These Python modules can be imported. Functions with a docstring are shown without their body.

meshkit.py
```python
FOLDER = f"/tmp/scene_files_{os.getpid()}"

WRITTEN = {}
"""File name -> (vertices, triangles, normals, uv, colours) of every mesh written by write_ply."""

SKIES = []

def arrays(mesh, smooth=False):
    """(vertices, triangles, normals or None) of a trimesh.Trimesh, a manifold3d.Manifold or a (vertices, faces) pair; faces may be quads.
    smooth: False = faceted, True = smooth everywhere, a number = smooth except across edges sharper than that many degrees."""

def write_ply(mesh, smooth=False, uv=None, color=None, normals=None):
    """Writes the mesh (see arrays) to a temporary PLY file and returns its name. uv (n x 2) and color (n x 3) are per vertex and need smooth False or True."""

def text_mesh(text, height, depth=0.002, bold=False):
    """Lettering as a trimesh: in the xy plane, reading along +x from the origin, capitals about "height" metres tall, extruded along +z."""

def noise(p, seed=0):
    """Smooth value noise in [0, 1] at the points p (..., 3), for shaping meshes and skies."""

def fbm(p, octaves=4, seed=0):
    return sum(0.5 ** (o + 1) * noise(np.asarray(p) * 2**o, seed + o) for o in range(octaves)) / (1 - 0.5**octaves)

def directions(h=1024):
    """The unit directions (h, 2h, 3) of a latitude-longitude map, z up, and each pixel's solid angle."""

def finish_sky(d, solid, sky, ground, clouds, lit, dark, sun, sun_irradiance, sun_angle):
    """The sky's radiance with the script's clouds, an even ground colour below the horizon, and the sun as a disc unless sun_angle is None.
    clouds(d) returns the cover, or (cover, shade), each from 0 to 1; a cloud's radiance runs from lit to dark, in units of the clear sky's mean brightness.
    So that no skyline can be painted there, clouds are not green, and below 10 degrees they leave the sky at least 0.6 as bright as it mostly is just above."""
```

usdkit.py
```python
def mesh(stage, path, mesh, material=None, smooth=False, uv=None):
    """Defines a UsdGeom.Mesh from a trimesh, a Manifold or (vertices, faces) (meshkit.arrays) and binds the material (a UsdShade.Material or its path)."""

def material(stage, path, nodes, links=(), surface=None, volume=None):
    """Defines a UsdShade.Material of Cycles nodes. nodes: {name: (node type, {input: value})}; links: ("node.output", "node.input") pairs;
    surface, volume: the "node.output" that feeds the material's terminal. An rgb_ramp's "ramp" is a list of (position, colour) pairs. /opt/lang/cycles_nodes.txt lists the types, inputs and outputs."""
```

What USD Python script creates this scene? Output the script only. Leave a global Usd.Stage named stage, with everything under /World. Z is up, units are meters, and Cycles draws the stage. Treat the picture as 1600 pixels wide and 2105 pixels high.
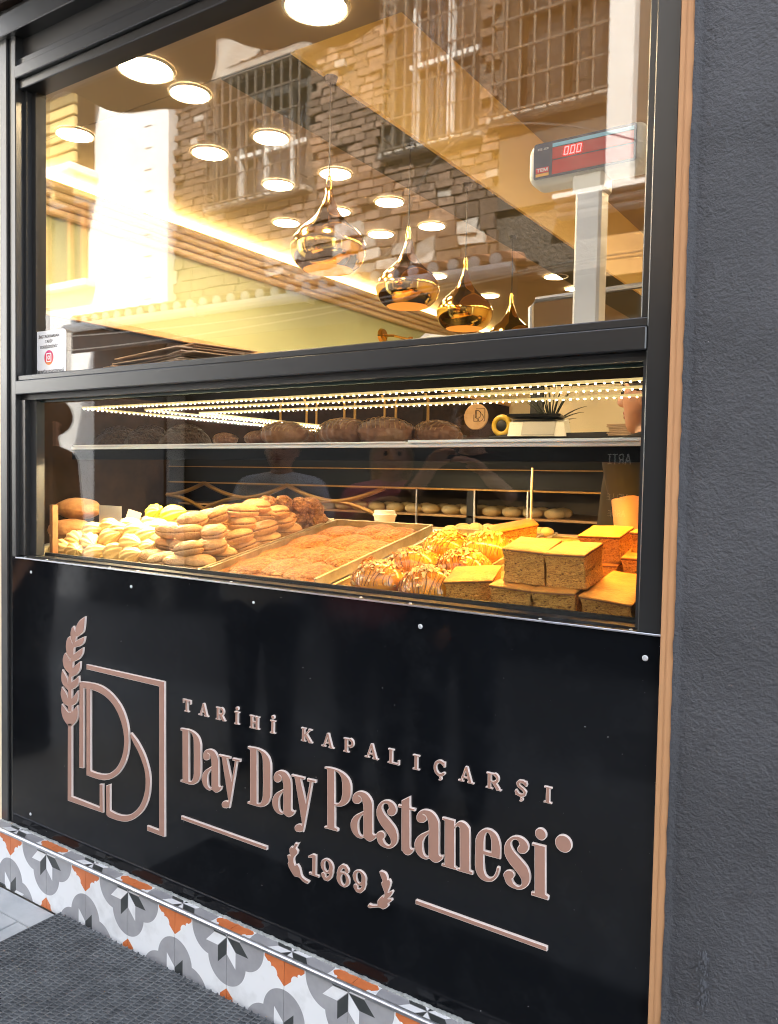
import math, random, json
import numpy as np, trimesh, manifold3d as m3, usdkit, meshkit
from shapely.geometry import Polygon, Point, LineString, box as sbox
from shapely.ops import unary_union
from shapely import affinity
from pxr import Usd, UsdGeom, UsdLux, UsdShade, Gf, Sdf, Vt

stage = Usd.Stage.CreateInMemory()
UsdGeom.Xform.Define(stage, '/World')
UsdGeom.Scope.Define(stage, '/World/Looks')
rnd = random.Random(7)
rng = np.random.default_rng(7)

# ---------------------------------------------------------------- camera, sky, sun, exposure
EXPOSURE = 3.05
SKY = 0.15
SUN = 0.95
SUN_DIR = np.array([0.25, 0.60, 0.80]); SUN_DIR = SUN_DIR / np.linalg.norm(SUN_DIR)
cam = UsdGeom.Camera.Define(stage, '/World/camera')
RW = np.array([[0.8343447577201983, 0.5509357479884851, 0.018401816573131335],
               [0.03919749, -0.02599717, -0.99889324], [-0.5498476, 0.83414264, -0.0432859]])
M4 = np.eye(4)
M4[0, :3], M4[1, :3], M4[2, :3], M4[3, :3] = RW[0], -RW[1], -RW[2], (0, -1.56, 1.405)
cam.AddTransformOp().Set(Gf.Matrix4d(*M4.ravel().tolist()))
cam.CreateHorizontalApertureAttr(36.0)
cam.CreateVerticalApertureAttr(36.0 * 1024 / 778)
cam.CreateFocalLengthAttr(36.0 * 1650 / 1600)
cam.CreateClippingRangeAttr(Gf.Vec2f(0.05, 500))
cam.CreateExposureAttr(EXPOSURE)

az = math.atan2(SUN_DIR[0], SUN_DIR[1]); el = math.asin(SUN_DIR[2])
sky = UsdLux.DomeLight.Define(stage, '/World/sky')
skym = usdkit.material(stage, '/World/Looks/sky_air', {
    's': ('sky_texture', {'sky_type': 'single_scattering', 'sun_disc': False, 'sun_elevation': el, 'sun_rotation': az}),
    'h': ('hsv', {'saturation': .38}), 'b': ('background_shader', {'strength': SKY})}, [('s.color', 'h.color'), ('h.color', 'b.color')], surface='b.background')
UsdShade.MaterialBindingAPI.Apply(sky.GetPrim()).Bind(skym)
sun = UsdLux.DistantLight.Define(stage, '/World/sun')
sun.CreateNormalizeAttr(True); sun.CreateIntensityAttr(SUN); sun.CreateAngleAttr(0.5)
sun.CreateColorAttr(Gf.Vec3f(1, .95, .86))
zax = SUN_DIR; xax = np.cross([0, 0, 1.0], zax); xax /= np.linalg.norm(xax); yax = np.cross(zax, xax)
S4 = np.eye(4); S4[0, :3], S4[1, :3], S4[2, :3] = xax, yax, zax
sun.AddTransformOp().Set(Gf.Matrix4d(*S4.ravel().tolist()))
DOWN = 22.0      # radiance of the ceiling downlights
PEND = 0.5       # inner glow of the pendants
LEDS = 12.0      # the dotted strips of the display case
CASE = 20.0      # the lamps under the shelf of the display case

# ---------------------------------------------------------------- helpers
used = {}
def uname(parent, name):
    k = (parent, name); used[k] = used.get(k, -1) + 1
    return f'{parent}/{name}' + (f'_{used[k]:03d}' if used[k] else '')
def P(o): return '/World' if o is None else (o if isinstance(o, str) else str(o.GetPath()))
def keys(prim, label=None, cat=None, group=None, kind=None):
    for k, v in (('label', label), ('category', cat), ('group', group), ('kind', kind)):
        if v: prim.SetCustomDataByKey(k, v)
    return prim
def thing(name, label, cat, loc=(0, 0, 0), rot=(0, 0, 0), scale=(1, 1, 1), group=None, ref=None, kind=None):
    x = UsdGeom.Xform.Define(stage, uname('/World', name))
    x.AddTranslateOp().Set(Gf.Vec3d(*map(float, loc))); x.AddRotateXYZOp().Set(Gf.Vec3f(*map(float, rot))); x.AddScaleOp().Set(Gf.Vec3f(*map(float, scale)))
    p = x.GetPrim(); keys(p, label, cat, group, kind)
    if ref is not None:
        p.GetReferences().AddInternalReference(ref.GetPath()); p.SetInstanceable(True)
    return p
def part(parent, name, mesh, mat, smooth=False, label=None, kind=None, group=None, cat=None):
    m = usdkit.mesh(stage, uname(P(parent), name), mesh, mat, smooth)
    return keys(m.GetPrim(), label, cat, group, kind)
def solo(name, mesh, mat, label=None, cat=None, group=None, kind=None, smooth=False):
    return part(None, name, mesh, mat, smooth, label, kind, group, cat)

cat_ = trimesh.util.concatenate
def bx(x0, y0, z0, x1, y1, z1):
    m = trimesh.creation.box([abs(x1 - x0), abs(y1 - y0), abs(z1 - z0)])
    m.apply_translation([(x0 + x1) / 2, (y0 + y1) / 2, (z0 + z1) / 2]); return m
def cbx(x0, y0, z0, x1, y1, z1, c=.003):
    """box with chamfered edges"""
    x0, x1 = sorted((x0, x1)); y0, y1 = sorted((y0, y1)); z0, z1 = sorted((z0, z1))
    c = min(c, (x1 - x0) * .4, (y1 - y0) * .4, (z1 - z0) * .4); pts = []
    for i, x in enumerate((x0, x1)):
        for j, y in enumerate((y0, y1)):
            for k, z in enumerate((z0, z1)):
                sx, sy, sz = (c, -c)[i], (c, -c)[j], (c, -c)[k]
                pts += [(x + sx, y + sy, z), (x + sx, y, z + sz), (x, y + sy, z + sz)]
    return trimesh.Trimesh(*(lambda h: (h.vertices, h.faces))(trimesh.convex.convex_hull(np.array(pts))))
def wire(pts, r, sides=6):
    p = np.asarray(pts, float); t = np.gradient(p, axis=0); t /= np.linalg.norm(t, axis=1, keepdims=True) + 1e-12
    a = np.cross(t, np.where(np.abs(t[:, 2:]) < .9, [0, 0, 1.], [1., 0, 0])); a /= np.linalg.norm(a, axis=1, keepdims=True) + 1e-12
    b = np.cross(t, a); an = np.arange(sides) * 2 * np.pi / sides
    rr = np.broadcast_to(r, (len(p),))[:, None, None]
    v = (p[:, None] + rr * (np.cos(an)[None, :, None] * a[:, None] + np.sin(an)[None, :, None] * b[:, None])).reshape(-1, 3)
    f = []
    for i in range(len(p) - 1):
        for j in range(sides):
            k = (j + 1) % sides
            q = (i * sides + j, i * sides + k, (i + 1) * sides + k, (i + 1) * sides + j)
            f += [(q[0], q[1], q[2]), (q[0], q[2], q[3])]
    for s, base in ((1, 0), (-1, (len(p) - 1) * sides)):
        for j in range(1, sides - 1): f.append((base, base + j + 1, base + j) if s > 0 else (base, base + j, base + j + 1))
    return trimesh.Trimesh(v, np.array(f), process=False)
def lathe(prof, n=40):
    return trimesh.creation.revolve(np.array(prof, float), sections=n)
def ext(shape, depth):
    """shapely shape in (x, z) -> solid standing in the facade plane from y=0 to y=-depth"""
    gs = [g for g in getattr(shape, 'geoms', [shape]) if g.area > 1e-8]
    m = cat_([trimesh.creation.extrude_polygon(g, depth, engine='earcut') for g in gs])
    m.apply_transform([[1, 0, 0, 0], [0, 0, -1, 0], [0, 1, 0, 0], [0, 0, 0, 1]]); return m
def sph(c, r, n=2, s=(1, 1, 1)):
    m = trimesh.creation.icosphere(n, 1.0); m.apply_scale(np.array(s) * r); m.apply_translation(c); return m
def move(m, loc=(0, 0, 0), rot=(0, 0, 0)):
    m = m.copy(); m.apply_transform(trimesh.transformations.euler_matrix(*np.radians(rot))); m.apply_translation(loc); return m
def mani(m): return m3.Manifold(m3.Mesh(np.asarray(m.vertices, np.float32), np.asarray(m.faces, np.uint32)))
def tri(M): k = M.to_mesh(); return trimesh.Trimesh(np.array(k.vert_properties[:, :3], float), np.array(k.tri_verts, int), process=False)

# ---------------------------------------------------------------- materials
def mat(name, col, rough=.5, metal=0., spec=.5, noise=None, bump=None, extra=None, emit=None, coat=0):
    """col or (col a, col b) mixed by noise; noise = (scale, detail, ramp lo, ramp hi); bump = (scale, distance, strength)"""
    n = {'p': ('principled_bsdf', {'roughness': rough, 'metallic': metal, 'specular_ior_level': spec, 'coat_weight': coat, **(extra or {})}), 'g': ('texture_coordinate', {})}
    l = []
    if isinstance(col[0], tuple):
        sc, de, lo, hi = noise or (6, 4, .35, .65)
        n['n'] = ('noise_texture', {'scale': sc, 'detail': de, 'roughness': .6}); n['r'] = ('rgb_ramp', {'ramp': [(lo, col[0]), (hi, col[1])]})
        l += [('g.object', 'n.vector'), ('n.fac', 'r.fac'), ('r.color', 'p.base_color')]
    else: n['p'][1]['base_color'] = col
    if bump:
        n['bn'] = ('noise_texture', {'scale': bump[0], 'detail': 3, 'roughness': .6}); n['b'] = ('bump', {'distance': bump[1], 'strength': bump[2]})
        l += [('g.object', 'bn.vector'), ('bn.fac', 'b.height'), ('b.normal', 'p.normal')]
    if emit: n['p'][1].update({'emission_color': emit[0], 'emission_strength': emit[1]})
    return usdkit.material(stage, '/World/Looks/' + name, n, l, surface='p.BSDF')
def glow(name, col, s):
    return usdkit.material(stage, '/World/Looks/' + name, {'e': ('emission', {'color': col, 'strength': s})}, [], surface='e.emission')
def pane(name, f0, tint=(1, 1, 1)):
    """clear sheet: reflectance f0 at normal incidence (each face), rising to 1 at grazing, the same from both sides"""
    return usdkit.material(stage, '/World/Looks/' + name, {'t': ('transparent_bsdf', {'color': tint}), 'g': ('glossy_bsdf', {'color': (1, 1, 1), 'roughness': 0.0}),
        'l': ('layer_weight', {'blend': .5}), 'q': ('math', {'math_type': 'power', 'value2': 5}), 'k': ('map_range', {'to_min': f0, 'to_max': 1.0}), 'm': ('mix_closure', {})},
        [('l.facing', 'q.value1'), ('q.value', 'k.value'), ('k.result', 'm.fac'), ('t.BSDF', 'm.closure1'), ('g.BSDF', 'm.closure2')], surface='m.closure')

M = {}
M['frame'] = mat('black_aluminium', (.009, .009, .0088), .33, spec=.6, bump=(900, .0003, .15), coat=.35, extra={'coat_roughness': .2})
M['gasket'] = mat('black_rubber_gasket', (.008, .008, .008), .55)
M['panel'] = usdkit.material(stage, '/World/Looks/black_gloss_panel', {'g': ('texture_coordinate', {}), 'n': ('noise_texture', {'scale': 3, 'detail': 6, 'roughness': .65}), 'rr': ('map_range', {'from_min': .35, 'from_max': .75, 'to_min': .04, 'to_max': .16}),
    'd': ('noise_texture', {'scale': 170, 'detail': 0}), 'gt': ('math', {'math_type': 'greater_than', 'value2': .885}), 'mx': ('mix_color', {'a': (.0042, .0047, .0056), 'b': (.28, .28, .27)}),
    's': ('noise_texture', {'scale': 9, 'detail': 7, 'roughness': .7}), 'sr': ('rgb_ramp', {'ramp': [(.5, (.0030, .0034, .0042)), (.8, (.0065, .0072, .0082))]}),
    'p': ('principled_bsdf', {'specular_ior_level': .22})}, [('g.object', 'n.vector'), ('g.object', 'd.vector'), ('g.object', 's.vector'), ('n.fac', 'rr.value'), ('rr.result', 'p.roughness'), ('d.fac', 'gt.value1'), ('gt.value', 'mx.fac'), ('s.fac', 'sr.fac'), ('sr.color', 'mx.a'), ('mx.result', 'p.base_color')], surface='p.BSDF')
M['letter'] = mat('rose_copper_paint', (.315, .172, .125), .42, metal=.2, spec=.5)
M['letter_side'] = mat('rose_copper_edge', (.86, .74, .68), .3, metal=.15, spec=.6)
M['copper'] = mat('copper_paint', ((.385, .20, .092), (.425, .222, .105)), .6, spec=.25, noise=(3, 6, .3, .7), bump=(60, .0015, .2))
M['alu'] = mat('bright_aluminium', ((.55, .55, .56), (.75, .75, .77)), .28, metal=.9, noise=(60, 3, .3, .7))
M['steel'] = mat('brushed_steel', (.62, .60, .57), .35, metal=.85)
M['ledge'] = mat('scuffed_dark_metal', ((.008, .008, .008), (.04, .04, .04)), .5, spec=.2, metal=.0, noise=(18, 6, .45, .75))
M['rivet'] = mat('grey_rivet', (.55, .56, .56), .4, metal=.5)
M['screw'] = mat('dark_screw', (.1, .1, .1), .4, metal=.6)
M['sealant'] = mat('grey_sealant', ((.22, .23, .22), (.42, .43, .41)), .7, noise=(45, 4, .35, .65), bump=(60, .004, .6))
M['t_white'] = mat('tile_white', ((.58, .575, .565), (.74, .74, .74)), .42, noise=(11, 7, .22, .46))
M['t_grey'] = mat('tile_grey', ((.27, .265, .275), (.34, .335, .34)), .45, noise=(16, 4, .3, .7))
M['t_orange'] = mat('tile_orange', ((.52, .135, .04), (.62, .185, .06)), .45, noise=(16, 4, .3, .7))
M['t_black'] = mat('tile_black', ((.03, .033, .033), (.05, .052, .05)), .42, noise=(16, 4, .3, .7))
M['grout'] = mat('tile_grout', (.42, .40, .37), .8)
M['pave'] = mat('pavement_stone', ((.36, .38, .395), (.47, .485, .49)), .62, noise=(9, 6, .3, .72), bump=(160, .0015, .5))
M['road'] = mat('street_stone', ((.20, .20, .20), (.3, .295, .29)), .7, noise=(4, 6, .3, .7), bump=(60, .004, .5))
M['rubber'] = mat('rubber_mat', ((.075, .079, .083), (.15, .157, .162)), .5, noise=(22, 5, .3, .7), bump=(300, .001, .4))
M['ceil'] = mat('ceiling_paint', (.36, .29, .205), .8, bump=(5, .003, .1))
M['ochre'] = mat('ochre_paint', (.93, .72, .30), .75)
M['cornice'] = mat('cornice_paint', (.62, .50, .34), .7)
M['green'] = mat('sage_wall_paint', (.40, .45, .27), .8)
M['cream'] = mat('cream_paint', (.72, .62, .42), .8)
M['wood'] = mat('dark_walnut', ((.010, .0055, .0035), (.022, .011, .006)), .6, spec=.12, noise=(12, 5, .3, .7))
M['wood2'] = mat('reddish_post_wood', (.20, .085, .03), .45)
M['woodlt'] = mat('oak_board', ((.42, .24, .10), (.55, .34, .15)), .5, noise=(12, 5, .3, .7))
M['black'] = mat('matt_black', (.012, .012, .012), .5)
M['blackg'] = mat('satin_black', (.006, .0065, .0065), .38, spec=.22)
M['greendk'] = mat('bottle_green_panel', (.014, .035, .03), .35)
M['goldline'] = mat('gold_band', (.34, .19, .05), .4, metal=.5)
M['gold'] = mat('polished_gold', (.90, .56, .12), .11, metal=1.0)
M['goldin'] = mat('gold_inside', (.75, .42, .08), .4, metal=.6, emit=((1, .50, .10), .05))
M['cord'] = mat('black_cord', (.01, .008, .006), .6)
M['white'] = mat('white_enamel', (.78, .78, .75), .3)
M['ivory'] = mat('ivory_plastic', (.74, .73, .64), .35)
M['paper'] = mat('kraft_paper', ((.45, .30, .18), (.55, .38, .24)), .8, noise=(8, 4, .3, .7))
M['wpaper'] = mat('white_paper', (.75, .73, .68), .8)
M['sticker'] = mat('white_vinyl', (.80, .80, .80), .35)
M['ink'] = mat('black_ink', (.02, .02, .02), .5)
M['red'] = mat('red_print', (.62, .02, .03), .5)
M['navy'] = mat('navy_print', (.02, .028, .06), .3)
M['sky_blue'] = mat('light_blue_print', (.20, .48, .62), .3)
M['redscreen'] = mat('red_display', (.42, .008, .012), .15)
M['amber_print'] = mat('amber_print', (.75, .36, .05), .4)
M['digit'] = glow('red_led_digit', (1, .02, .02), 4.0)
M['down'] = glow('warm_downlight', (1, .74, .42), DOWN)
M['led'] = glow('warm_white_led', (1, .86, .55), LEDS)
M['lamp_w'] = glow('case_lamp_white', (1, .80, .48), CASE * 3.6)
M['lamp_m'] = glow('case_lamp_soft', (1, .60, .22), CASE * .5)
M['lamp_a'] = glow('case_lamp_amber', (1, .46, .065), CASE * 1.15)
M['cove'] = glow('cove_strip', (1, .68, .26), 9.0)
M['pend'] = glow('pendant_bulb', (1, .62, .25), PEND)
M['pane_hi'] = pane('shop_glass', .068, (.985, .99, .985))
M['pane_lo'] = pane('case_glass', .034, (.97, .98, .97))
M['pane_far'] = pane('far_glass', .04)
def brickmat(name, a, b, c_):
    return usdkit.material(stage, '/World/Looks/' + name, {'o': ('object_info', {}), 'geo': ('geometry', {}), 'g': ('texture_coordinate', {}),
        'n': ('noise_texture', {'scale': 24, 'detail': 6, 'roughness': .7}), 'r': ('rgb_ramp', {'ramp': [(.3, a), (.55, b), (.75, c_)]}),
        'ra': ('math', {'math_type': 'add'}), 'rf': ('math', {'math_type': 'fraction'}), 'h': ('hsv', {}), 'v': ('map_range', {'from_min': 0, 'from_max': 1, 'to_min': .55, 'to_max': 1.35}), 'p': ('principled_bsdf', {'roughness': .9}), 'b': ('bump', {'distance': .012, 'strength': .9})},
        [('g.object', 'n.vector'), ('n.fac', 'r.fac'), ('geo.random_per_island', 'ra.value1'), ('o.random', 'ra.value2'), ('ra.value', 'rf.value1'), ('rf.value', 'v.value'), ('v.result', 'h.value'), ('r.color', 'h.color'), ('h.color', 'p.base_color'), ('n.fac', 'b.height'), ('b.normal', 'p.normal')], surface='p.BSDF')
M['brick'] = brickmat('old_brick', (.13, .08, .055), (.28, .185, .125), (.44, .35, .28))
M['rubble'] = brickmat('pale_rubble', (.30, .26, .21), (.48, .43, .37), (.62, .58, .52))
M['mortar'] = mat('old_mortar', ((.08, .066, .052), (.17, .14, .11)), .95, noise=(15, 6, .3, .7), bump=(40, .02, 1))
M['render_'] = mat('patchy_render', ((.30, .25, .2), (.5, .45, .38)), .9, noise=(5, 7, .3, .7), bump=(30, .02, .8))
M['brownr'] = mat('brown_render', ((.085, .07, .055), (.14, .115, .09)), .9, noise=(3, 6, .3, .7))
M['wplaster'] = mat('white_plaster', (.80, .78, .74), .8, bump=(12, .01, .3))
M['yellow'] = mat('yellow_clapboard', ((.60, .42, .14), (.70, .52, .2)), .6, noise=(7, 5, .3, .7))
M['orangewood'] = mat('orange_window_wood', (.45, .17, .05), .45)
M['iron'] = mat('rusty_iron', ((.12, .09, .065), (.23, .18, .13)), .7, noise=(30, 4, .3, .7))
M['dkglass'] = mat('dark_window_glass', (.02, .022, .025), .08)
M['curtain'] = mat('dusty_curtain', ((.035, .03, .025), (.075, .062, .05)), .9, noise=(4, 3, .3, .7))
M['rooftile'] = mat('terracotta_tile', ((.30, .13, .07), (.42, .22, .13)), .8, noise=(9, 4, .3, .7))
M['gutter'] = mat('white_gutter', (.68, .67, .64), .4)
M['shopdark'] = mat('dark_shopfront', ((.012, .011, .010), (.03, .026, .023)), .5, noise=(1.2, 3, .3, .7))
M['awning'] = mat('taupe_canvas', (.09, .075, .06), .85)
M['facade'] = mat('building_render', (.35, .32, .28), .9)
M['cable'] = mat('pale_cable', (.6, .57, .5), .6)
# stucco: granular render of the neighbouring wall
M['stucco'] = usdkit.material(stage, '/World/Looks/anthracite_stucco', {'g': ('texture_coordinate', {}), 'n1': ('noise_texture', {'scale': 205, 'detail': 4, 'roughness': .62, 'distortion': .15}),
    'n2': ('noise_texture', {'scale': 3.4, 'detail': 8, 'roughness': .6}), 'n3': ('noise_texture', {'scale': 95, 'detail': 2}), 'r': ('rgb_ramp', {'ramp': [(.28, (.032, .032, .035)), (.74, (.066, .066, .072))]}),
    'ad': ('math', {'math_type': 'add'}), 'b': ('bump', {'distance': .0055, 'strength': .85}), 'p': ('principled_bsdf', {'roughness': .62, 'specular_ior_level': .45}),
    'v': ('noise_texture', {'scale': 140, 'detail': 0}), 'sp': ('math', {'math_type': 'greater_than', 'value2': .935}), 'mx': ('mix_color', {'b': (.5, .5, .48)})},
    [('g.object', 'n1.vector'), ('g.object', 'n2.vector'), ('g.object', 'n3.vector'), ('g.object', 'v.vector'), ('n2.fac', 'r.fac'), ('n1.fac', 'ad.value1'), ('n3.fac', 'ad.value2'), ('ad.value', 'b.height'), ('b.normal', 'p.normal'),
     ('v.fac', 'sp.value1'), ('sp.value', 'mx.fac'), ('r.color', 'mx.a'), ('mx.result', 'p.base_color')], surface='p.BSDF')
# food
M['cookie'] = mat('baked_macaroon', ((.36, .175, .06), (.60, .38, .175)), .75, noise=(20, 6, .32, .68), bump=(70, .006, .9))
M['cookie_dark'] = mat('macaroon_seam', (.20, .09, .03), .85)
M['shell'] = mat('piped_butter_biscuit', ((.66, .40, .12), (.80, .56, .22)), .65, noise=(30, 4, .3, .7), bump=(90, .003, .5))
M['yellowb'] = mat('saffron_biscuit', ((.74, .46, .02), (.82, .58, .06)), .65, noise=(30, 4, .3, .7), bump=(90, .003, .5))
M['nut'] = mat('nut_crumb', ((.18, .075, .02), (.46, .25, .10)), .7, noise=(60, 5, .35, .65), bump=(120, .01, 1))
M['shred'] = mat('syrup_kadayif', ((.25, .085, .014), (.60, .27, .065)), .5, noise=(75, 6, .36, .64), bump=(150, .012, 1))
M['bun'] = mat('glazed_bun', ((.30, .095, .012), (.62, .28, .04)), .13, noise=(12, 3, .36, .62), coat=.4)
M['choc'] = mat('dark_chocolate', (.10, .034, .011), .3)
M['caramel'] = mat('caramel_icing', (.50, .26, .085), .35)
M['almond'] = mat('almond_flake', ((.66, .42, .15), (.80, .60, .28)), .6, noise=(40, 3, .3, .7))
M['crumb'] = usdkit.material(stage, '/World/Looks/cake_crumb', {'g': ('texture_coordinate', {}), 'mp': ('mapping', {'scale': (1, 1, 1.9)}), 'n': ('noise_texture', {'scale': 150, 'detail': 4, 'roughness': .6}), 'v': ('voronoi_texture', {'scale': 210, 'randomness': 1.0}),
    'r': ('rgb_ramp', {'ramp': [(.33, (.17, .06, .010)), (.43, (.53, .25, .045)), (.68, (.70, .37, .075))]}), 'r2': ('rgb_ramp', {'ramp': [(.10, (.28, .24, .2)), (.32, (1, 1, 1))]}), 'mx': ('mix_color', {'blend_type': 'multiply', 'fac': .8}),
    'b': ('bump', {'distance': .006, 'strength': 1.0}), 'p': ('principled_bsdf', {'roughness': .85})},
    [('g.object', 'mp.vector'), ('mp.vector', 'n.vector'), ('mp.vector', 'v.vector'), ('n.fac', 'r.fac'), ('v.distance', 'r2.fac'), ('r.color', 'mx.a'), ('r2.color', 'mx.b'), ('mx.result', 'p.base_color'), ('n.fac', 'b.height'), ('b.normal', 'p.normal')], surface='p.BSDF')
M['crust'] = mat('cake_crust', ((.36, .14, .025), (.62, .30, .06)), .5, noise=(15, 6, .3, .7), bump=(140, .003, .6))
M['crustdk'] = mat('cake_edge', (.20, .075, .02), .7)
M['tray'] = mat('aluminium_tray', ((.40, .35, .24), (.58, .52, .38)), .45, metal=.75, noise=(30, 5, .3, .7))
M['chocshred'] = mat('chocolate_shavings', ((.03, .012, .006), (.10, .045, .022)), .6, noise=(90, 5, .3, .7), bump=(110, .014, 1))
M['brownpastry'] = mat('cocoa_pastry', ((.10, .036, .016), (.25, .10, .045)), .45, noise=(16, 4, .3, .7))
M['roll'] = mat('pale_roll', ((.70, .50, .22), (.80, .64, .36)), .6, noise=(16, 4, .3, .7))
M['bread'] = mat('bread_crust', ((.20, .075, .02), (.36, .17, .05)), .65, noise=(18, 5, .3, .7), bump=(60, .004, .6))
M['leaf'] = mat('palm_leaf', (.025, .03, .012), .6)
M['skin'] = mat('skin', (.58, .33, .23), .5, extra={'subsurface_weight': .1, 'subsurface_radius': (.01, .004, .002)})
M['lip'] = mat('lips', (.42, .14, .11), .4)
M['eye'] = mat('eye', (.02, .015, .01), .15)
M['hair_b'] = mat('blond_hair', ((.30, .20, .10), (.5, .38, .22)), .55, noise=(60, 3, .3, .7))
M['hair_d'] = mat('dark_hair', (.03, .02, .014), .5)
M['shirt_blue'] = mat('pale_blue_shirt', (.66, .73, .88), .8)
M['top_pink'] = mat('pink_top', (.60, .20, .28), .8)
M['cloth_dark'] = mat('dark_cloth', (.018, .018, .022), .85)
M['jeans'] = mat('dark_jeans', (.03, .04, .07), .85)

# ---------------------------------------------------------------- the setting: ground
solo('street', bx(-60, -60, -.30, 60, 60, -.012), M['road'], kind='structure')
pv = solo('pavement', bx(-7, -2.2, -.20, 6, -.053, -.006), M['grout'], kind='structure')
for i, x in enumerate(np.arange(-6.5, 5.5, .78)):
    for j, (ya, yb) in enumerate(((-.056, -.1405), (-.1445, -.92), (-.925, -1.55), (-1.555, -2.19))):
        o = .31 * (j % 2)
        part(pv, 'paving_slab', cbx(x + o, yb, -.03, x + o + .775, ya, .002 * rnd.random() - .001, .002), M['pave'])

# ---------------------------------------------------------------- shop building: shell of the room and the storeys above
b = thing('bakery_building', 'bakery house with sage green side wall and ochre ceiling drop inside the shop', 'building')
part(b, 'side_wall', bx(-4.2, .10, 0, -4.0, 6.5, 3.6), M['green'])
part(b, 'back_wall', bx(-4.2, 6.5, 0, 2.2, 6.7, 3.6), M['cream'])
part(b, 'side_wall', bx(2.0, .10, 0, 2.2, 6.5, 3.6), M['cream'])
part(b, 'floor', bx(-4.2, .10, -.005, 2.2, 6.7, .012), M['woodlt'])
part(b, 'ceiling', bx(-2.0, .78, 3.47, 2.2, 6.7, 3.6), M['ceil'], label='higher brown ceiling panel')
part(b, 'ceiling', bx(-4.2, .78, 2.98, -2.02, 6.7, 3.6), M['ceil'], label='lower ceiling panel with downlights')
part(b, 'ceiling', bx(-4.2, .10, 2.98, 2.2, .775, 3.6), M['ceil'], label='ceiling strip behind the window')
M['ceilgreen'] = mat('dark_green_ceiling_paint', (.075, .08, .058), .7)
part(b, 'ceiling_band', bx(-2.38, .78, 2.9735, -2.0205, 6.5, 2.9795), M['ceilgreen'])
part(b, 'bulkhead_face', bx(-2.02, .78, 2.976, -2.0, 6.5, 3.5), M['ochre'])
for k, (dx, z0, z1) in enumerate(((.19, 2.885, 2.915), (.145, 2.855, 2.8845), (.10, 2.825, 2.8545), (.06, 2.79, 2.8245))):
    part(b, 'cornice', cbx(-4.0, .6, z0, -4.0 + dx, 6.5, z1, .008), M['cornice'])
part(b, 'cove_light', bx(-3.98, .8, 2.9155, -3.90, 6.4, 2.925), M['cove'])
part(b, 'wall_shelf', cbx(-4.0, .3, 2.19, -3.70, 6.4, 2.225, .004), M['woodlt'])
part(b, 'wall_cabinet', bx(-4.0, .3, .012, -3.72, 6.4, 2.19), M['wood'])
part(b, 'upper_storeys', bx(-5.95, .12, 3.62, 9, 9, 8.2), M['facade'])
part(b, 'corner_wall', bx(-5.95, .02, 0, -4.22, 6.7, 3.62), M['facade'])
part(b, 'lintel', bx(-4.22, .03, 2.86, -.371, .10, 3.62), M['black'])
part(b, 'side_wall', bx(2.2, .12, 0, 9, 6.7, 3.62), M['facade'])

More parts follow.
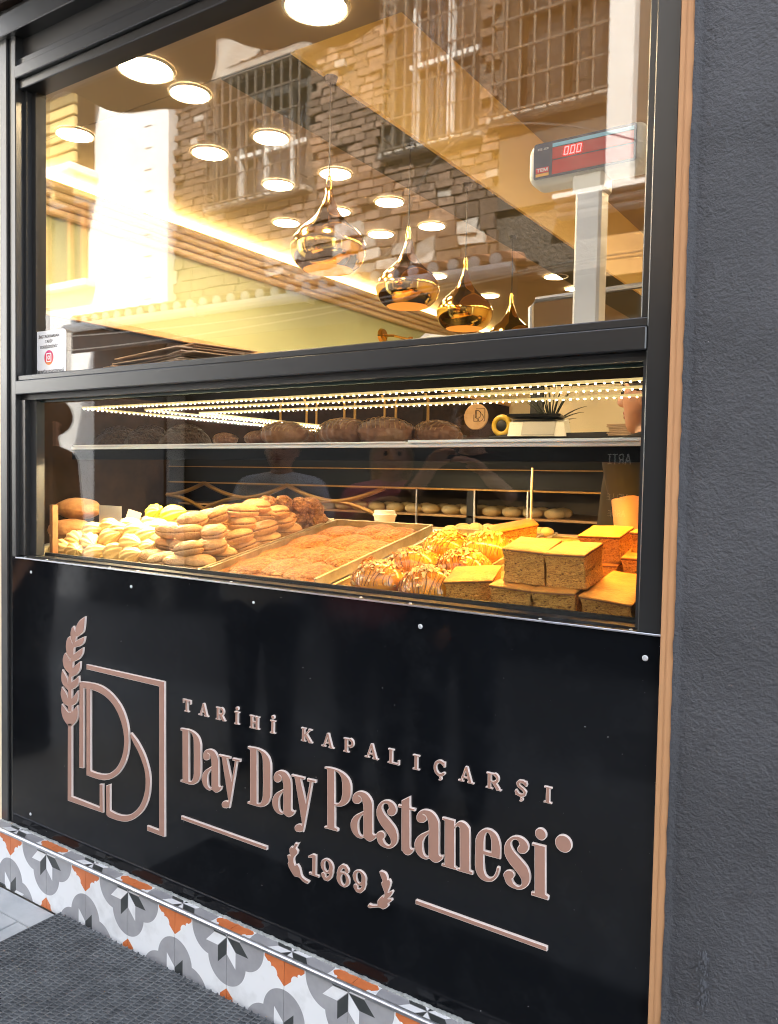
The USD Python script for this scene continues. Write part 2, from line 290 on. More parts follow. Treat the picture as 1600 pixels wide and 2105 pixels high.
# neighbouring wall with anthracite stucco, its edge not quite straight
sx = np.concatenate([np.linspace(-.3735, -.350, 10)[:-1], np.linspace(-.350, 1.6, 112)]); szz = np.linspace(-.02, 3.6, 220)
gx, gz = np.meshgrid(sx, szz)
pts = np.stack([gx, np.zeros_like(gx), gz], -1)
dis = .0022 * (meshkit.fbm(pts * 60, 3, 1) - .5) + .004 * (meshkit.fbm(pts * 6, 3, 5) - .5)
ed = .0042 * (meshkit.fbm(pts[:, :1] * np.array([0, 1, 30.]), 3, 9) - .5)
pts[..., 1] = -.004 - dis - .009 * np.exp(-((gx + .373) / .008) ** 2)
pts[:, :1, 0] += ed
pts[0, :, 1] = pts[0, :, 1]
ny, nx = gx.shape; ii, jj = np.meshgrid(np.arange(ny - 1), np.arange(nx - 1), indexing='ij')
q = np.stack([ii * nx + jj, ii * nx + jj + 1, (ii + 1) * nx + jj + 1, (ii + 1) * nx + jj], -1).reshape(-1, 4)
wall = thing('stucco_wall', 'anthracite grey rough stucco wall to the right of the copper strip', 'wall')
part(wall, 'render_coat', (pts.reshape(-1, 3), q), M['stucco'], smooth=True)
part(wall, 'core', bx(-.36, .012, -.02, 1.6, .115, 3.6), M['facade'])
smear = unary_union([affinity.scale(Point(-.318 + rnd.gauss(0, .005), .62 + .075 * rnd.uniform(-1, 1)).buffer(1), rnd.uniform(.001, .0035), rnd.uniform(.002, .008), origin='centroid') for _ in range(70)])
smear = unary_union([affinity.scale(Point(rnd.gauss(0, .0045) - .3005, .47 + .06 * rnd.uniform(-1, 1)).buffer(1, 3), rnd.uniform(.0005, .0013), rnd.uniform(.001, .005)) for _ in range(110)])
part(wall, 'plaster_smear', move(ext(smear, .0012), (0, -.0055, 0)), mat('pale_smear', (.085, .09, .10), .9))

# copper painted strip
st = thing('copper_strip', 'copper painted metal strip running up between black frame and stucco wall', 'trim strip')
part(st, 'face', cbx(-.3985, -.0112, -.01, -.3695, .06, 3.4, .0015), M['copper'])
part(st, 'seam', bx(-.3875, -.0118, -.01, -.3868, -.0113, 3.4), M['copper'])

# ---------------------------------------------------------------- window frame and panes
w = thing('shop_window', 'black aluminium shop window with large upper pane showing gold pendants', 'window')
F = M['frame']
def fr(x0, y0, z0, x1, y1, z1, c=.0025, n='frame'): return part(w, n, cbx(x0, y0, z0, x1, y1, z1, c), F)
fr(-2.615, -.004, .1925, -2.575, .09, 3.0, n='left_post'); fr(-2.5745, .004, .1925, -2.556, .09, 3.0, n='left_post'); fr(-2.5555, .000, 1.1125, -2.5305, .09, 3.0, n='left_post')
part(w, 'gasket', bx(-2.530, .03, 1.722, -2.517, .088, 2.69), M['gasket']); part(w, 'gasket', bx(-2.5168, .05, 1.722, -2.495, .088, 2.69), M['gasket'])
fr(-.445, -.002, 1.1125, -.399, .09, 3.0, n='right_post'); fr(-.463, .016, 1.722, -.4452, .09, 2.69, n='right_post')
fr(-2.5300, -.003, 1.658, -.4455, .085, 1.7035, n='transom'); fr(-2.5300, .006, 1.7037, -.4455, .085, 1.722, n='transom_bead')
part(w, 'transom_lip', bx(-2.53, .02, 1.640, -.4455, .09, 1.6575), M['black'])
part(w, 'edge_strip', cbx(-2.49, .045, 1.6325, -.46, .052, 1.6398, .001), M['greendk'])
fr(-2.530, -.003, 2.690, -.4455, .085, 2.73, n='header'); fr(-2.530, .012, 2.660, -.4635, .085, 2.6895, n='header_bead')
fr(-2.615, .012, 2.7302, -.399, .085, 2.76, n='header'); part(w, 'header_groove', bx(-2.66, .028, 2.7602, -.399, .085, 2.83), M['black'])
fr(-2.66, -.02, 2.8302, -.399, .085, 2.90, n='header'); fr(-2.66, -.005, 2.9002, -.399, .085, 2.925, n='header')
part(w, 'header_board', cbx(-2.70, -.035, 2.9255, -.372, .085, 3.3, .004), M['wood'])
part(w, 'glass_pane', bx(-2.512, .056, 1.712, -.455, .064, 2.675), M['pane_hi'])
for x, z in ((-.4540, 1.748), (-.4540, 2.1)):
    part(w, 'screw', move(lathe([(0, -.0012), (.0025, -.0012), (.0028, 0)], 12), (x, .0158, z), (90, 0, 0)), M['screw'])
# next bay to the left
nb = thing('next_window', 'narrow glimpse of the next window beyond the left post', 'window')
part(nb, 'glass_pane', bx(-4.15, .056, .25, -2.665, .064, 2.82), M['pane_lo'])
part(nb, 'frame', bx(-4.2, -.002, .18, -4.15, .09, 2.83), F); part(nb, 'sill', bx(-4.15, -.002, .18, -2.6655, .09, .249), M['tray'])
part(nb, 'frame', bx(-2.665, -.002, .18, -2.6157, .09, 2.83), M['cream'])

# ---------------------------------------------------------------- black sign panel with raised lettering
DATA = json.loads('''{"G":{"D":[[[0,0,236,18,366,17,445,9,549,-15,637,-55,711,-111,749,-157,788,-239,807,-311,812,-433,822,-954,820,-1119,814,-1178,791,-1249,766,-1306,713,-1382,666,-1426,616,-1461,538,-1498,460,-1520,389,-1529,10,-1534,16,-1480,101,-1460,80,-70,1,-64],[348,-1445,420,-1437,452,-1421,489,-1381,509,-1344,526,-1299,549,-1196,549,-852,538,-336,530,-259,512,-176,484,-112,442,-67,406,-46,326,-24]]],"a":[[[360,-839,279,-879,230,-888,156,-882,110,-866,46,-825,-2,-772,-32,-711,-46,-647,-46,-602,-29,-531,-7,-481,44,-405,111,-339,329,-196,321,-82,298,21,272,83,238,127,211,139,168,138,215,130,237,118,253,102,264,83,267,60,264,36,255,12,239,-11,193,-50,164,-65,104,-78,50,-71,28,-59,11,-43,1,-23,-4,9,-2,53,13,103,38,146,73,186,114,218,162,242,212,258,265,267,344,265,394,252,442,229,503,180,537,137,571,82,585,29,594,-134,601,-666,618,-687,635,-695,705,-669,715,-694,705,-731,679,-779,613,-842,562,-873,511,-887,477,-887,426,-876],[324,-281,246,-366,208,-427,183,-487,171,-561,175,-649,188,-716,201,-758,209,-774,230,-798,267,-815,295,-812,333,-799]]],"y":[[[238,-1426,185,-1420,163,-1409,147,-1393,137,-1373,133,-1351,136,-1327,145,-1302,182,-1256,235,-1222,294,-1207,322,-1207,348,-1213,369,-1224,378,-1185,112,-48,1,-50,0,0,431,18,424,-42,302,-45,493,-628,605,-54,515,-59,513,10,795,27,791,-45,683,-50,482,-1079,443,-1266,411,-1390,402,-1367,392,-1366,354,-1392,296,-1418,295,-1411]]],"P":[[[0,0,179,18,305,17,427,5,536,-21,632,-62,712,-117,766,-184,799,-261,807,-317,814,-434,809,-522,796,-577,775,-632,726,-713,684,-765,638,-807,586,-839,535,-864,486,-881,419,-895,328,-896,338,-1427,437,-1450,433,-1514,18,-1532,17,-1489,102,-1478,75,-47,1,-49],[319,-841,377,-836,418,-820,456,-791,496,-739,518,-696,537,-621,546,-532,546,-464,534,-260,517,-182,500,-142,476,-108,428,-68,389,-50,303,-29]]],"s":[[[250,-530,226,-580,200,-607,213,-641,232,-674,259,-696,305,-715,350,-714,376,-702,410,-664,422,-632,421,-581,409,-545,385,-509,335,-453,124,-273,64,-202,34,-152,13,-102,1,-25,3,48,22,118,45,167,76,215,127,273,166,304,232,338,305,355,355,354,425,338,465,319,516,279,540,245,556,208,561,172,548,106,543,108,522,65,480,25,427,2,374,-2,350,5,330,17,315,33,306,53,302,75,305,99,328,147,353,173,330,238,320,252,290,263,241,259,211,243,184,220,167,191,157,157,157,120,162,103,191,49,239,-4,460,-174,506,-214,544,-257,573,-306,601,-383,612,-448,608,-514,590,-587,553,-654,500,-712,459,-744,413,-769,367,-786,319,-794,221,-793,172,-784,129,-770,74,-737,47,-699,22,-628,1,-597,-2,-573,0,-549,24,-499,44,-476,95,-442,123,-432,179,-428,203,-434,223,-446,239,-462,249,-483,253,-506]]],"t":[[[312,271,320,10,462,14,459,-46,321,-50,346,-920,361,-938,377,-945,438,-920,447,-943,439,-977,426,-1005,380,-1063,350,-1088,319,-1106,286,-1118,254,-1121,220,-1116,188,-1103,161,-1082,129,-1040,122,-1040,116,-1061,106,-790,94,-57,1,-60,0,0,93,3,91,122]]],"n":[[[318,5,321,-124,344,-71,376,-28,418,7,447,21,478,29,531,28,587,10,639,-24,690,-79,700,-182,706,-313,722,-1013,800,-1020,797,-1090,408,-1105,411,-1048,477,-1041,453,-133,450,-111,444,-125,439,-127,424,-112,398,-105,381,-112,355,-135,323,-195,344,-1033,393,-1039,395,-1099,13,-1109,19,-1053,93,-1045,69,-63,1,-56,0,0]]],"e":[[[209,-157,214,-351,228,-483,253,-565,274,-594,302,-614,332,-624,363,-623,396,-610,426,-588,467,-536,496,-479,520,-399,534,-327,596,-328,596,-378,576,-477,556,-533,528,-581,493,-625,438,-676,396,-700,345,-717,253,-730,224,-728,173,-715,126,-691,86,-657,39,-588,12,-508,4,-441,-1,-239,1,78,9,149,34,231,75,303,133,366,193,410,257,435,333,441,384,433,457,402,500,368,536,321,577,234,602,141,610,70,604,-147],[388,-59,384,124,377,208,368,255,352,296,323,340,302,352,280,351,261,336,244,305,222,230,215,117,217,-61]]],"i":[[[301,7,330,-999,400,-1024,391,-1107,11,-1112,13,-1040,88,-1036,61,-58,-2,-57,0,0]],[[301,233,280,175,261,149,214,112,187,101,161,97,135,100,112,109,92,125,77,146,67,171,63,199,66,228,87,287,128,334,154,350,180,360,207,364,232,361,256,351,275,336,290,315,299,290,303,262]]],"dot":[[[167,46,164,3,153,-41,135,-82,109,-119,78,-150,43,-174,6,-189,-32,-195,-68,-191,-101,-177,-129,-154,-150,-124,-164,-87,-169,-46,-166,-3,-155,41,-136,83,-110,120,-78,151,-43,174,-6,189,32,194,68,190,100,176,128,153,149,123,162,86]]]},"I":[["D",-1.708,0.689],["a",-1.6171,0.6261],["y",-1.5575,0.6449],["D",-1.451,0.6887],["a",-1.3593,0.6232],["y",-1.3008,0.6469],["P",-1.1941,0.6898],["a",-1.1084,0.6279],["s",-1.0382,0.6156],["t",-0.978,0.6476],["a",-0.9274,0.628],["n",-0.8612,0.6477],["e",-0.7771,0.6068],["s",-0.7084,0.6178],["i",-0.6455,0.6474],["dot",-0.5771,0.6641]],"L":{"wheat":[[[-22380,6513,-22267,6443,-22231,6427,-22205,6419,-22183,6418,-22136,6429,-22073,6459,-22237,6430,-22236,6611,-22348,6634,-22420,6656,-22477,6685,-22519,6722,-22553,6768,-22580,6819,-22599,6871,-22610,6923,-22611,6977,-22600,7035,-22556,7185,-22380,7055,-22318,7001,-22268,6943,-22235,6882,-22234,7131,-22383,7198,-22454,7236,-22508,7274,-22542,7313,-22564,7353,-22576,7395,-22586,7485,-22584,7537,-22575,7594,-22538,7745,-22376,7595,-22280,7495,-22259,7462,-22249,7436,-22245,7387,-22233,7332,-22233,7392,-22186,7680,-22315,7740,-22373,7772,-22418,7807,-22450,7845,-22474,7887,-22491,7931,-22509,8016,-22509,8057,-22502,8099,-22461,8208,-22425,8256,-22371,8302,-22213,8167,-22160,8117,-22121,8072,-22107,8148,-22210,8218,-22262,8260,-22300,8304,-22323,8351,-22339,8402,-22349,8507,-22341,8603,-22328,8650,-22291,8734,-22271,8768,-22248,8795,-22222,8816,-22152,8857,-22047,8690,-22010,8621,-22000,8668,-22039,8707,-22064,8740,-22081,8773,-22094,8808,-22109,8880,-22109,8955,-22102,8996,-22079,9073,-22047,9133,-21965,9209,-21861,9034,-21856,9109,-21847,9148,-21830,9188,-21777,9276,-21701,9367,-21657,9408,-21603,9447,-21370,9578,-21419,9218,-21437,9145,-21458,9098,-21480,9067,-21506,9045,-21611,8973,-21800,8864,-21824,8909,-21829,8843,-21864,8728,-21789,8775,-21679,8829,-21385,8953,-21416,8830,-21432,8785,-21453,8746,-21479,8714,-21508,8686,-21580,8637,-21683,8592,-21932,8521,-21946,8313,-21897,8348,-21736,8447,-21464,8600,-21487,8470,-21500,8420,-21521,8375,-21580,8295,-21661,8220,-21711,8185,-21775,8149,-21976,8061,-22002,7875,-21859,7976,-21613,8137,-21615,7990,-21621,7935,-21635,7886,-21681,7806,-21751,7734,-21797,7698,-21859,7659,-22045,7566,-22055,7493,-22053,7417,-22016,7444,-21885,7520,-21692,7666,-21680,7535,-21682,7485,-21692,7440,-21711,7402,-21738,7367,-21770,7334,-21855,7268,-21913,7233,-22047,7167,-22040,6899,-21942,6979,-21738,7196,-21721,7060,-21719,7008,-21726,6960,-21757,6874,-21782,6833,-21813,6793,-21854,6755,-21909,6717,-22034,6654,-22030,6488,-21928,6568,-21754,6728,-21724,6568,-21717,6506,-21718,6449,-21729,6395,-21745,6341,-21793,6238,-21823,6191,-21860,6147,-21905,6106,-22028,6006,-22236,5985,-22381,6081,-22434,6122,-22476,6163,-22509,6208,-22536,6256,-22574,6356,-22585,6405,-22588,6454,-22582,6505,-22555,6634]]],"frame":[[[-21308,8087,-17759,8102,-17708,3592,-18463,3587,-18464,3735,-17940,3734,-17977,7927,-21308,7935]]],"stalk":[[[-22236,6059,-22046,6094,-22041,3752,-20642,3738,-20645,4470,-20490,4506,-20475,3610,-22244,3569]]],"letter_d":[[[-21651,7483,-21516,7515,-21357,7530,-21117,7546,-20882,7551,-20695,7541,-20609,7531,-20524,7517,-20349,7471,-20171,7405,-20085,7365,-20002,7321,-19840,7219,-19691,7100,-19626,7035,-19567,6966,-19513,6893,-19465,6816,-19386,6660,-19356,6582,-19313,6424,-19289,6261,-19281,6095,-19290,5925,-19302,5842,-19339,5675,-19395,5511,-19431,5431,-19473,5353,-19576,5198,-19694,5058,-19757,4995,-19896,4881,-20042,4786,-20115,4747,-20265,4684,-20424,4639,-20510,4624,-20690,4607,-20870,4600,-21056,4598,-21297,4602,-21305,7321,-21449,7316,-21441,4790,-21656,4754],[-21097,4785,-20878,4780,-20751,4785,-20616,4793,-20480,4813,-20348,4844,-20217,4890,-20151,4922,-20016,5007,-19885,5113,-19828,5170,-19777,5230,-19688,5359,-19616,5497,-19587,5568,-19541,5717,-19513,5869,-19503,6020,-19512,6173,-19526,6250,-19570,6409,-19637,6566,-19676,6641,-19772,6786,-19826,6855,-19946,6979,-20010,7032,-20078,7081,-20223,7165,-20379,7231,-20461,7256,-20546,7277,-20713,7309,-20885,7326,-21106,7335]]],"half_d":[[[-19201,6348,-18955,6187,-18826,6073,-18697,5936,-18636,5861,-18581,5784,-18531,5701,-18484,5613,-18405,5433,-18376,5349,-18341,5201,-18334,5131,-18333,4983,-18349,4815,-18364,4727,-18384,4639,-18441,4473,-18519,4312,-18566,4234,-18619,4160,-18681,4088,-18751,4017,-18902,3885,-19047,3778,-19190,3695,-19340,3631,-19421,3606,-19505,3586,-19679,3560,-19856,3544,-20047,3541,-20199,3547,-20246,3554,-20276,3564,-20325,3594,-20341,4486,-20150,4584,-20145,3764,-19892,3739,-19748,3741,-19598,3755,-19447,3786,-19297,3840,-19222,3874,-19150,3914,-19081,3959,-18948,4066,-18885,4127,-18826,4192,-18773,4260,-18725,4333,-18682,4410,-18610,4572,-18562,4729,-18548,4808,-18535,4964,-18539,5113,-18546,5185,-18577,5328,-18603,5402,-18639,5481,-18684,5565,-18735,5649,-18836,5799,-18932,5910,-19069,6045,-19242,6253]]],"sprig":[[[-12720,4781,-12821,4601,-12760,4556,-12767,4502,-12779,4469,-12869,4363,-12884,4333,-12893,4305,-12893,4274,-12882,4233,-12847,4154,-12775,4215,-12712,4157,-12683,4119,-12641,3979,-12622,3949,-12599,3928,-12563,3910,-12502,3895,-12371,3876,-12433,3796,-12533,3810,-12587,3821,-12674,3868,-12717,3885,-12764,3882,-12813,3871,-12860,3873,-12909,3905,-12993,3988,-13039,4042,-13060,4072,-13088,4146,-13066,4178,-13063,4205,-13075,4249,-13112,4345,-13039,4386,-13021,4378,-13005,4364,-13000,4367,-13032,4458,-13041,4509,-13026,4551,-12978,4619,-12946,4597,-12925,4603,-12899,4643,-12849,4746,-12818,4739,-12797,4740]]],"sprig_001":[[[-10237,4780,-10154,4778,-10114,4769,-10085,4748,-10045,4694,-10037,4668,-10033,4622,-9989,4654,-9955,4604,-9943,4574,-9943,4543,-9963,4473,-10015,4325,-9906,4405,-9882,4386,-9879,4367,-9891,4334,-9936,4255,-10012,4174,-9913,4205,-9896,4174,-9900,4152,-9930,4123,-10009,4061,-9997,3999,-10045,3944,-10101,3899,-10130,3884,-10161,3875,-10226,3886,-10274,3883,-10522,3785,-10561,3785,-10592,3811,-10548,3888,-10493,3881,-10456,3883,-10309,3929,-10313,4001,-10300,4046,-10262,4102,-10169,4211,-10146,4177,-10134,4174,-10124,4197,-10115,4234,-10114,4275,-10128,4320,-10220,4491,-10185,4527,-10176,4551,-10185,4579,-10242,4677,-10270,4742,-10264,4760]]]}}''')
pn = thing('sign_panel', 'glossy black panel with raised copper lettering below the pastry case', 'sign')
part(pn, 'board', cbx(-2.5545, 0, .1925, -.3995, .045, 1.1095, .0015), M['panel'])
led = cbx(-2.5295, -.003, 1.1097, -.3995, .055, 1.1145, .001)
part(pn, 'top_ledge', cat_([cbx(-2.5295, -.001, 1.1097, -.3995, .055, 1.1143, .001), bx(-2.52, .018, 1.1147, -.446, .055, 1.1195)]), M['ledge'], label='scuffed dark ledge along the top edge')
part(pn, 'bright_edge', cbx(-2.5295, -.0042, 1.1099, -.3995, -.0012, 1.1141, .0008), M['alu'])
for x, z, r in ((-2.4443, 1.069, .005), (-1.9396, 1.0666, .005), (-.9368, 1.0661, .006), (-.4287, 1.0647, .006), (-2.4486, .2517, .005), (-1.45, 1.069, .004)):
    part(pn, 'rivet', move(lathe([(0, .003), (r * .7, .0026), (r, .0008), (r, 0)], 16), (x, 0, z), (90, 0, 0)), M['rivet'])
for x in (-2.38, -2.06, -1.93, -1.55, -1.12, -.98, -.66, -.47, -2.50):
    part(pn, 'rivet', move(lathe([(0, .002), (.003, .0018), (.0042, 0)], 12), (x + .01, .008, 1.1147), (0, 0, 0)), M['rivet'])
sl = []
for k in range(170):
    x = -2.60 + k * .01295
    sl.append(move(sph((0, 0, 0), 1, 1), (x, -.002, .1925 + rnd.gauss(0, .0012))))
    sl[-1].vertices = (sl[-1].vertices - [x, -.002, .1925]) * [.012, .005 + .003 * rnd.random(), .003 + .0035 * rnd.random() ** 2] + [x, -.003, .1925]
SD = .0075
def raised(parent, name, shape, y0=-.0005, d=SD, label=None, c=.0014):
    """raised letter: straight sides, a narrow chamfer round a flat copper face"""
    shape = affinity.scale(shape, 1.0052, 1.0052, origin=(0, 1.405))
    gs = [g for g in getattr(shape, 'geoms', [shape]) if g.area > 4e-6]; side, face = [], []
    for g in gs:
        side.append(ext(g, d - c * .7)); inn = g.buffer(-c)
        for h in getattr(inn, 'geoms', [inn]):
            if h.area > 1e-7: face.append(move(ext(h, c * .7), (0, -(d - c * .7), 0)))
    p = part(parent, name, move(cat_(side), (0, y0, 0)), M['letter_side'], label=label)
    if face: part(p, 'face', move(cat_(face), (0, y0, 0)), M['letter'])
    return p
def rings(g, ox=0, oy=0):
    out = []
    for rs in g:
        R_ = [[(r[i] / 1e4 + ox, r[i + 1] / 1e4 + oy) for i in range(0, len(r), 2)] for r in rs]
        out.append(Polygon(R_[0], R_[1:]).buffer(0))
    return unary_union(out)
for k, x, z in DATA['I']:
    if k == 'dot': g = Point(x, z).buffer(.0178, 12)
    elif k == 'i': g = unary_union([q_ for q_ in rings(DATA['G']['i'], x, z).geoms if q_.area > .001] + [Point(-.6268, .6707).buffer(.0125, 12)])
    else: g = rings(DATA['G'][k], x, z)
    raised(pn, 'letter' if k != 'dot' else 'round_dot', g)
LG = {k: rings(g) for k, g in DATA['L'].items()}
logo = raised(pn, 'wheat_ear', LG['wheat'])
for k in ('frame', 'stalk', 'letter_d', 'half_d', 'sprig', 'sprig_001'):
    raised(pn, {'frame': 'logo_frame', 'stalk': 'logo_stalk', 'letter_d': 'logo_letter', 'half_d': 'logo_letter'}.get(k, 'leaf_sprig'), LG[k], c=.0014)
raised(pn, 'underline', sbox(-1.703, .4285, -1.3805, .4385)); raised(pn, 'underline', sbox(-.9255, .4285, -.6060, .4385))
# small slab capitals, unit height
def cap_letter(ch):
    s, t, f = .235, .10, .09
    R = lambda x0, y0, x1, y1: sbox(x0, y0, x1, y1)
    foot = lambda x, y, h=.25: R(x - h, y, x + h, y + f)
    L_ = lambda pts, w_: LineString(pts).buffer(w_ / 2, cap_style=2, join_style=1)
    arc = lambda cx, cy, rx, ry, a0, a1, w_: LineString([(cx + rx * math.cos(math.radians(a)), cy + ry * math.sin(math.radians(a))) for a in np.linspace(a0, a1, 22)]).buffer(w_ / 2, cap_style=2)
    if ch == 'I': return unary_union([R(-s / 2, 0, s / 2, 1), foot(0, 0), foot(0, 1 - f)])
    if ch == 'İ': return unary_union([R(-s / 2, 0, s / 2, 1), foot(0, 0), foot(0, 1 - f), Point(.03, 1.24).buffer(.15)])
    if ch == 'T': return unary_union([R(-s / 2, 0, s / 2, 1), foot(0, 0), R(-.46, .87, .46, 1), R(-.46, .66, -.36, 1), R(.36, .66, .46, 1)])
    if ch == 'L': return unary_union([R(-.36, 0, -.36 + s, 1), foot(-.24, 0), foot(-.24, 1 - f, .23), R(-.3, 0, .42, .11), R(.32, 0, .42, .33)])
    if ch == 'H': return unary_union([R(-.38, 0, -.38 + s, 1), R(.38 - s, 0, .38, 1), R(-.3, .45, .3, .57)] + [foot(x, y, .22) for x in (-.27, .27) for y in (0, 1 - f)])
    if ch == 'A': return unary_union([Polygon([(-.42, 0), (-.06, 1.03), (.10, 1.03), (.46, 0), (.2, 0), (.0, .72), (-.3, 0)]), R(-.26, .26, .22, .36), foot(-.36, 0, .2), foot(.33, 0, .23)])
    if ch in 'PR':
        o = [R(-.38, 0, -.38 + s, 1), foot(-.26, 0, .24), R(-.48, .91, -.2, 1), R(-.38, .9, .08, 1), R(-.38, .42, .08, .52), arc(.06, .71, .235, .245, -90, 90, .2)]
        if ch == 'R': o += [L_([(.0, .5), (.36, .05)], .24), R(.22, 0, .55, f)]
        return unary_union(o)
    if ch == 'K': return unary_union([R(-.40, 0, -.40 + s, 1), foot(-.28, 0, .22), foot(-.28, 1 - f, .22), L_([(-.22, .42), (.32, .95)], .13), L_([(-.1, .58), (.36, .04)], .24), R(.16, .91, .5, 1), R(.2, 0, .55, f)])
    if ch in 'CÇ':
        o = [arc(.02, .5, .36, .44, 42, 318, .21), R(.28, .62, .40, .98), Point(.32, .22).buffer(.09)]
        if ch == 'Ç': o += [R(-.02, -.14, .08, .08), arc(.03, -.17, .10, .09, 100, -140, .10)]
        return unary_union(o)
    if ch in 'SŞ':
        o = [LineString([(.30, .80), (.12, .93), (-.12, .91), (-.24, .76), (-.16, .61), (.1, .48), (.26, .33), (.2, .13), (0, .06), (-.2, .1), (-.32, .24)]).buffer(.095, join_style=1), R(.26, .68, .37, .99), R(-.38, .03, -.27, .36)]
        if ch == 'Ş': o += [R(-.05, -.15, .05, .06), arc(.0, -.18, .10, .09, 100, -140, .10)]
        return unary_union(o)
CH = .0345
xs = [-1.6848, -1.619, -1.5539, -1.4932, -1.4299, -1.3665, -1.2545, -1.1874, -1.1219, -1.0565, -.9931, -.9327, -.8707, -.8041, -.7382, -.6734, -.6138]
for ch, x in zip('TARİHİKAPALIÇARŞI', xs):
    g = affinity.translate(affinity.scale(cap_letter(ch), CH * 1.0, CH, origin=(0, 0)), x, .7390)
    raised(pn, 'small_letter', g, d=.0065, c=.0009)
def digit(ch):
    ell = lambda cx, cy, rx, ry, n_=30: affinity.scale(Point(cx, cy).buffer(1, 10), rx, ry)
    if ch == '1': return unary_union([sbox(-.10, 0, .12, 1), sbox(-.28, 0, .30, .1), Polygon([(-.10, 1), (-.34, .84), (-.34, .76), (-.10, .82)])])
    six = unary_union([ell(0, .33, .36, .34).difference(ell(0.02, .33, .14, .24)),
        LineString([(-.25, .35), (-.26, .55), (-.19, .77), (-.04, .92), (.12, .92), (.22, .82)]).buffer(.09), Point(.2, .78).buffer(.115)])
    return six if ch == '6' else affinity.rotate(six, 180, origin=(0, .5))
for ch, x in zip('1969', (-1.2253, -1.1841, -1.1343, -1.0857)):
    raised(pn, 'digit', affinity.translate(affinity.scale(digit(ch), .0545, .0545, origin=(0, 0)), x + .001, .4058), d=.0065, c=.0011)
part(pn, 'sealant_bead', cat_(sl), M['sealant'], kind='stuff')

# ---------------------------------------------------------------- tiled plinth
pl = thing('tiled_plinth', 'low tiled plinth of patterned grey, white and orange tiles under the black panel', 'plinth')
part(pl, 'core', bx(-4.2, -.038, -.02, -.3995, .04, .1845), M['grout'])
TP, ZC = .20, .178                         # tile size; height of the star row
SX = -2.286                                # a star centre
def star(cx, cz):
    """one motif: grey four-lobed medallion, eight rhombs in black and white round its centre"""
    lob = unary_union([Point(cx + dx, cz + dz).buffer(r0, 14) for dx, dz, r0 in ((.062, 0, .069), (-.062, 0, .069), (0, .062, .069), (0, -.062, .069))] + [Point(cx, cz).buffer(.08, 14)])
    rh = {'w': [], 'b': []}
    for k in range(8):
        a = math.radians(45 * k + 22.5 * 0)
        d0, d1 = math.radians(45 * k), math.radians(45 * k + 45)
        mid = (d0 + d1) / 2
        p = [(0, 0), (.047 * math.cos(d0), .047 * math.sin(d0)), (.086 * math.cos(mid), .086 * math.sin(mid)), (.047 * math.cos(d1), .047 * math.sin(d1))]
        rh['wb'[k % 2]].append(Polygon([(cx + x, cz + y) for x, y in p]).buffer(-.0008))
    return lob, unary_union(rh['w']), unary_union(rh['b'])
def bloom(cx, cz):
    d = Polygon([(cx, cz + .060), (cx + .066, cz + .003), (cx + .066, cz - .003), (cx, cz - .060), (cx - .066, cz - .003), (cx - .066, cz + .003)])
    for sx_ in (-1, 1):
        for sz_ in (-1, 1):
            d = d.difference(Point(cx + sx_ * .0385, cz + sz_ * .0365).buffer(.0155, 10)).difference(Point(cx + sx_ * .050, cz + sz_ * .0185).buffer(.0065, 8))
    return d
grey, wht, blk, org = [], [], [], []
for i in range(-6, 6):
    for r_ in (-1, 0, 1):
        cx, cz = SX + .4 * i + (.2 if r_ % 2 else 0), ZC + .2 * r_
        l_, a_, b_ = star(cx, cz); grey.append(l_); wht.append(a_); blk.append(b_)
        org.append(bloom(cx + .2, cz))
grey, wht, blk, org = map(unary_union, (grey, wht, blk, org))
def tile(cell, place):
    """a tile: white body, the printed fields as inlays that share its face without overlapping"""
    cell = cell.buffer(-.0007, join_style=2)
    def slab(s, a, d):
        gs = [g for g in getattr(s, 'geoms', [s]) if g.geom_type == 'Polygon' and g.area > 2e-6]
        return cat_([trimesh.creation.extrude_polygon(g, d, engine='earcut') for g in gs]) if gs else None
    def put(m): m.apply_transform(place); return m
    t = part(pl, 'tile', put(slab(cell, 0, .006)), M['t_white'])
    f = {'inlay_black': (cell & blk, 't_black'), 'inlay_white': (cell & wht, 't_white'), 'inlay_orange': ((cell & org) - grey, 't_orange'), 'inlay_grey': ((cell & grey) - wht - blk, 't_grey')}
    rest = cell - grey - org
    f['inlay_ground'] = (rest, 't_white')
    for k, (s, m_) in f.items():
        for g_ in getattr(s, 'geoms', [s]):
            m = slab(g_, 0, .0013)
            if m is not None: m.apply_translation([0, 0, .0062]); part(t, k, put(m), M[m_])
front = np.array([[1, 0, 0, 0], [0, 0, -1, -.0425], [0, 1, 0, 0], [0, 0, 0, 1.]])
top = np.array([[1, 0, 0, 0], [0, 1, 0, 0], [0, 0, 1, .1855], [0, 0, 0, 1.]])
for i in range(-8, 10):
    xa = SX + .2 * i
    if xa < -4.1 or xa > -.42: continue
    tile(sbox(xa, .0, min(xa + .2, -.3995), .1865), front)
    # ledge tiles: the star row's mirror runs on over the edge
    def topcell(x0, x1):
        return sbox(x0, -.042, x1, -.001)
    g0, w0, k0, o0 = grey, wht, blk, org
    sh = lambda s: affinity.translate(s, .2, -ZC - .02)
    grey, wht, blk, org = map(sh, (g0, w0, k0, o0))
    tile(topcell(xa, min(xa + .2, -.3995)), top)
    grey, wht, blk, org = g0, w0, k0, o0
prof = [(-.0525, .1845), (-.0545, .1885), (-.0545, .193), (-.0515, .196), (-.046, .197), (-.043, .1955), (-.043, .1868), (-.049, .1845)]
trim = trimesh.creation.extrude_polygon(Polygon(prof), 3.8, engine='earcut')
trim.apply_transform([[0, 0, 1, -4.2], [1, 0, 0, 0], [0, 1, 0, 0], [0, 0, 0, 1]])
part(pl, 'edge_trim', trim, M['alu'], smooth=40)

